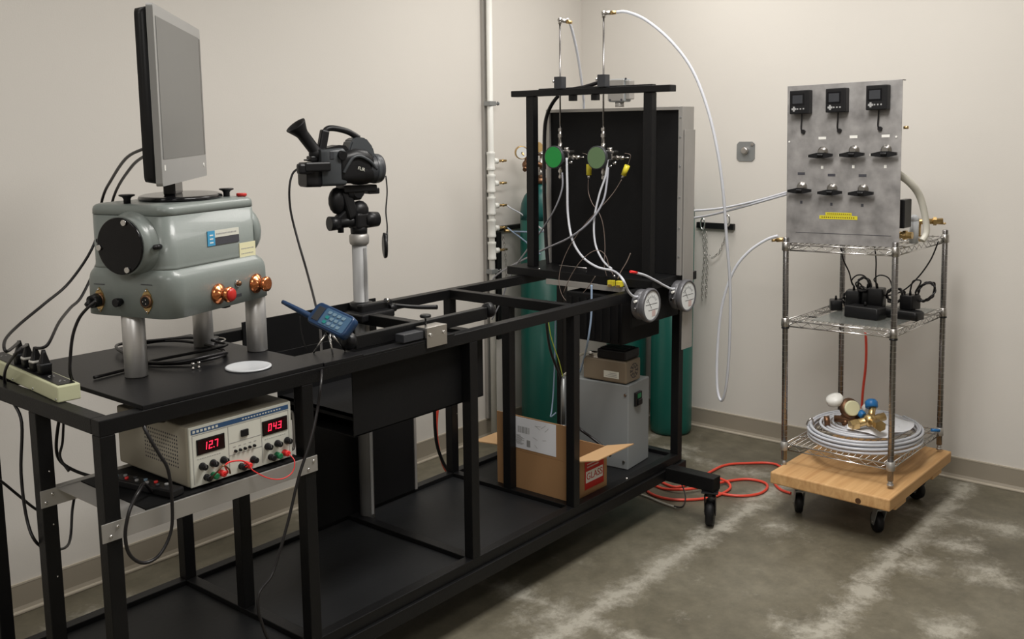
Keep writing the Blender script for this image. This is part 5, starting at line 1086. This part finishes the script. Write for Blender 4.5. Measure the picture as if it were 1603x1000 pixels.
cable('adapter_cord', [up(2), RK(.28, -.275, 1.03), RK(.28, -.30, 1.05), RK(.285, -.335, 1.04), RK(.29, -.35, 1.0), RK(.30, -.345, .955)], .003, 'cable', 'short looped black cord over the middle of the black power strip')
def bundle(c, r1, r2, n, tilt, lab, tail):
    pts = []; mm = RM @ Matrix.Translation(c) @ Matrix.Rotation(tilt, 4, 'X')
    for k in range(n*12): 
        a = 2*PI*k/12; rr = 1+.13*math.sin(k*2.3); pts.append(tuple(mm @ Vector((.012*math.sin(k*1.3), r1*rr*math.cos(a), r2*rr*math.sin(a)))))
    cable('cord_bundle', pts+tail, .0034, 'cable', lab)
bundle((.33, -.478, .985), .030, .046, 4, math.radians(38), 'figure of tied black cord at right end of the adapters', [RK(.32, -.46, 1.03), RK(.315, -.43, 1.03), up(5)])
bundle((.36, -.135, .925), .028, .034, 4, 0.4, 'tied bundle of black cord between left adapter and strip', [RK(.34, -.10, .92)])
bundle((.27, -.235, 1.005), .030, .030, 3, .7, 'loose bundle of black cord on top of the standing adapters', [RK(.28, -.24, .975)])
bundle((.30, -.36, .965), .036, .030, 4, -.4, 'tied bundle of black cord just right of the standing adapters', [RK(.31, -.34, .93)])
bundle((.34, -.205, .955), .022, .030, 3, -0.3, 'tied bundle of black cord behind the standing adapters', [RK(.33, -.22, .97)])
b = MB(); b.box((.10, -.060, .8712), (.112, -.090, .8742), .001) ; 
for v in b.bm.verts: v.co = RM @ v.co
solo('small_clip', b, 'plastic', 'small flat black clip at front left of middle rack shelf', 'clip')

# ------------------------------------------------------------------ hose coil, paper and valves on the bottom shelf
hc_ = []
for k in range(9*16):
    a = 2*PI*k/16; lvl = k//16; rr = 1 - .035*((lvl*2) % 3) + .01*math.sin(k*.7)
    hc_.append(RK(.285+.265*rr*math.cos(a), -.245+.235*rr*math.sin(a), .3275+.0115*(lvl//2)+.002*math.sin(k*.4)+.006*(lvl % 2)))
b = MB(); b.tube(hc_, .0062, 7, 3); solo('coiled_tubing', b, 'tube', 'thick coil of clear white tubing on bottom rack shelf', 'tubing')
hc2 = []
for k in range(5*14):
    a = 2*PI*k/14; lvl = k//14; rr = 1-.1*lvl+.01*math.sin(k)
    hc2.append(RK(.285+.215*rr*math.cos(a), -.245+.185*rr*math.sin(a), .382+.002*lvl))
b = MB(); b.tube(hc2, .0062, 7, 3); solo('coiled_tubing', b, 'tube', 'smaller flat coil of clear tubing lying inside the thick coil', 'tubing')
b = MB(); rg_ = []
import itertools
nx, ny = 8, 7
grid = [[b.bm.verts.new(RK(.10+.30*i/nx, -.24-.20*j/ny+.02*math.sin(i), .397+.007*math.sin(i*1.3+j)+.004*math.cos(j*1.7))) for j in range(ny+1)] for i in range(nx+1)]
for i in range(nx):
    for j in range(ny): b.bm.faces.new((grid[i][j], grid[i+1][j], grid[i+1][j+1], grid[i][j+1])).smooth = True
bmesh.ops.recalc_face_normals(b.bm, faces=b.bm.faces[:]); g_ = bmesh.ops.solidify(b.bm, geom=b.bm.faces[:], thickness=.0012)
solo('crumpled_paper', b, 'paper', 'crumpled sheet of white paper on the coiled tubing', 'paper')
va = thing('regulator_valve', 'tarnished regulator with white cap lying on left of coiled tubing', 'valve', mx=RM @ RT((.20, -.195, .394), .3) @ Matrix.Scale(1.2, 4))
b = MB(); b.cyl((-.03, 0, .028), (.04, -.01, .030), .020, seg=16); b.lathe([(.030, 0), (.038, .006), (.038, .022), (.022, .034)], (-.01, -.005, .055), (-.6, -.5, .5), 20); b.cyl((-.02, .04, .02), (-.02, -.05, .024), .013, seg=12); b.cyl((-.025, .055, .012), (-.028, .075, .010), .018, seg=12); b.cyl((-.02, 0, 0), (-.02, 0, .02), .014, seg=10); part('body', b, 'bronze', va)
b = MB(); b.lathe([(.018, 0), (.030, .004), (.032, .020), (.028, .030), (.010, .034)], (-.015, .035, .075), (-.3, .25, .9), 20); part('cap', b, 'white', va, label='white cap')
b = MB(); b.lathe([(.028, 0), (.028, .012), (.024, .013)], (-.035, -.02, .068), (-.8, -.45, .2), 20); part('dial', b, 'note', va)
vb_ = thing('ball_valve', 'brass valve with blue cap and white cap, on right of tarnished regulator', 'valve', mx=RM @ RT((.17, -.312, .396), -.5) @ Matrix.Scale(1.12, 4))
b = MB(); b.cyl((-.06, .02, .020), (.06, -.01, .045), .016, seg=14); b.cyl((-.075, .022, .017), (-.045, .016, .022), .021, seg=6, smooth=False); b.cyl((.0, 0, .03), (-.03, -.09, .040), .015, seg=14); b.cyl((-.022, -.068, .038), (-.036, -.100, .042), .021, seg=6, smooth=False); b.sphere((0, .002, .034), .026); b.cyl((0, 0, .03), (.03, .02, .085), .013, seg=12); part('body', b, 'brass', vb_)
b = MB(); b.lathe([(.018, 0), (.024, .004), (.024, .024), (.018, .032)], (.024, .020, .075), (.3, .5, .8), 16); part('blue_cap', b, 'valveb', vb_, label='blue cap')
b = MB(); b.lathe([(.013, 0), (.015, .003), (.015, .02)], (-.005, .03, .045), (-.2, .8, .4), 14); part('blue_handle', b, 'valveb', vb_, label='blue handle')
b = MB(); b.lathe([(.016, 0), (.022, .004), (.020, .022)], (.04, .055, .055), (.1, .9, .5), 14); part('white_cap', b, 'white', vb_, label='white cap')
b = MB(); b.cyl(RK(.46, -.475, .35), RK(.49, -.50, .345), .007, seg=10); solo('blue_plug', b, 'valveb', 'small dark blue plug at right end of the coiled tubing', 'plug')
b = MB(); b.tube([RK(.15, -.035, .372), RK(.15, -.045, .395), RK(.16, -.055, .40), RK(.165, -.06, .375)], .0045, 8); solo('pipe_fitting', b, 'steel', 'small bent steel fitting at left end of the coiled tubing', 'fitting')
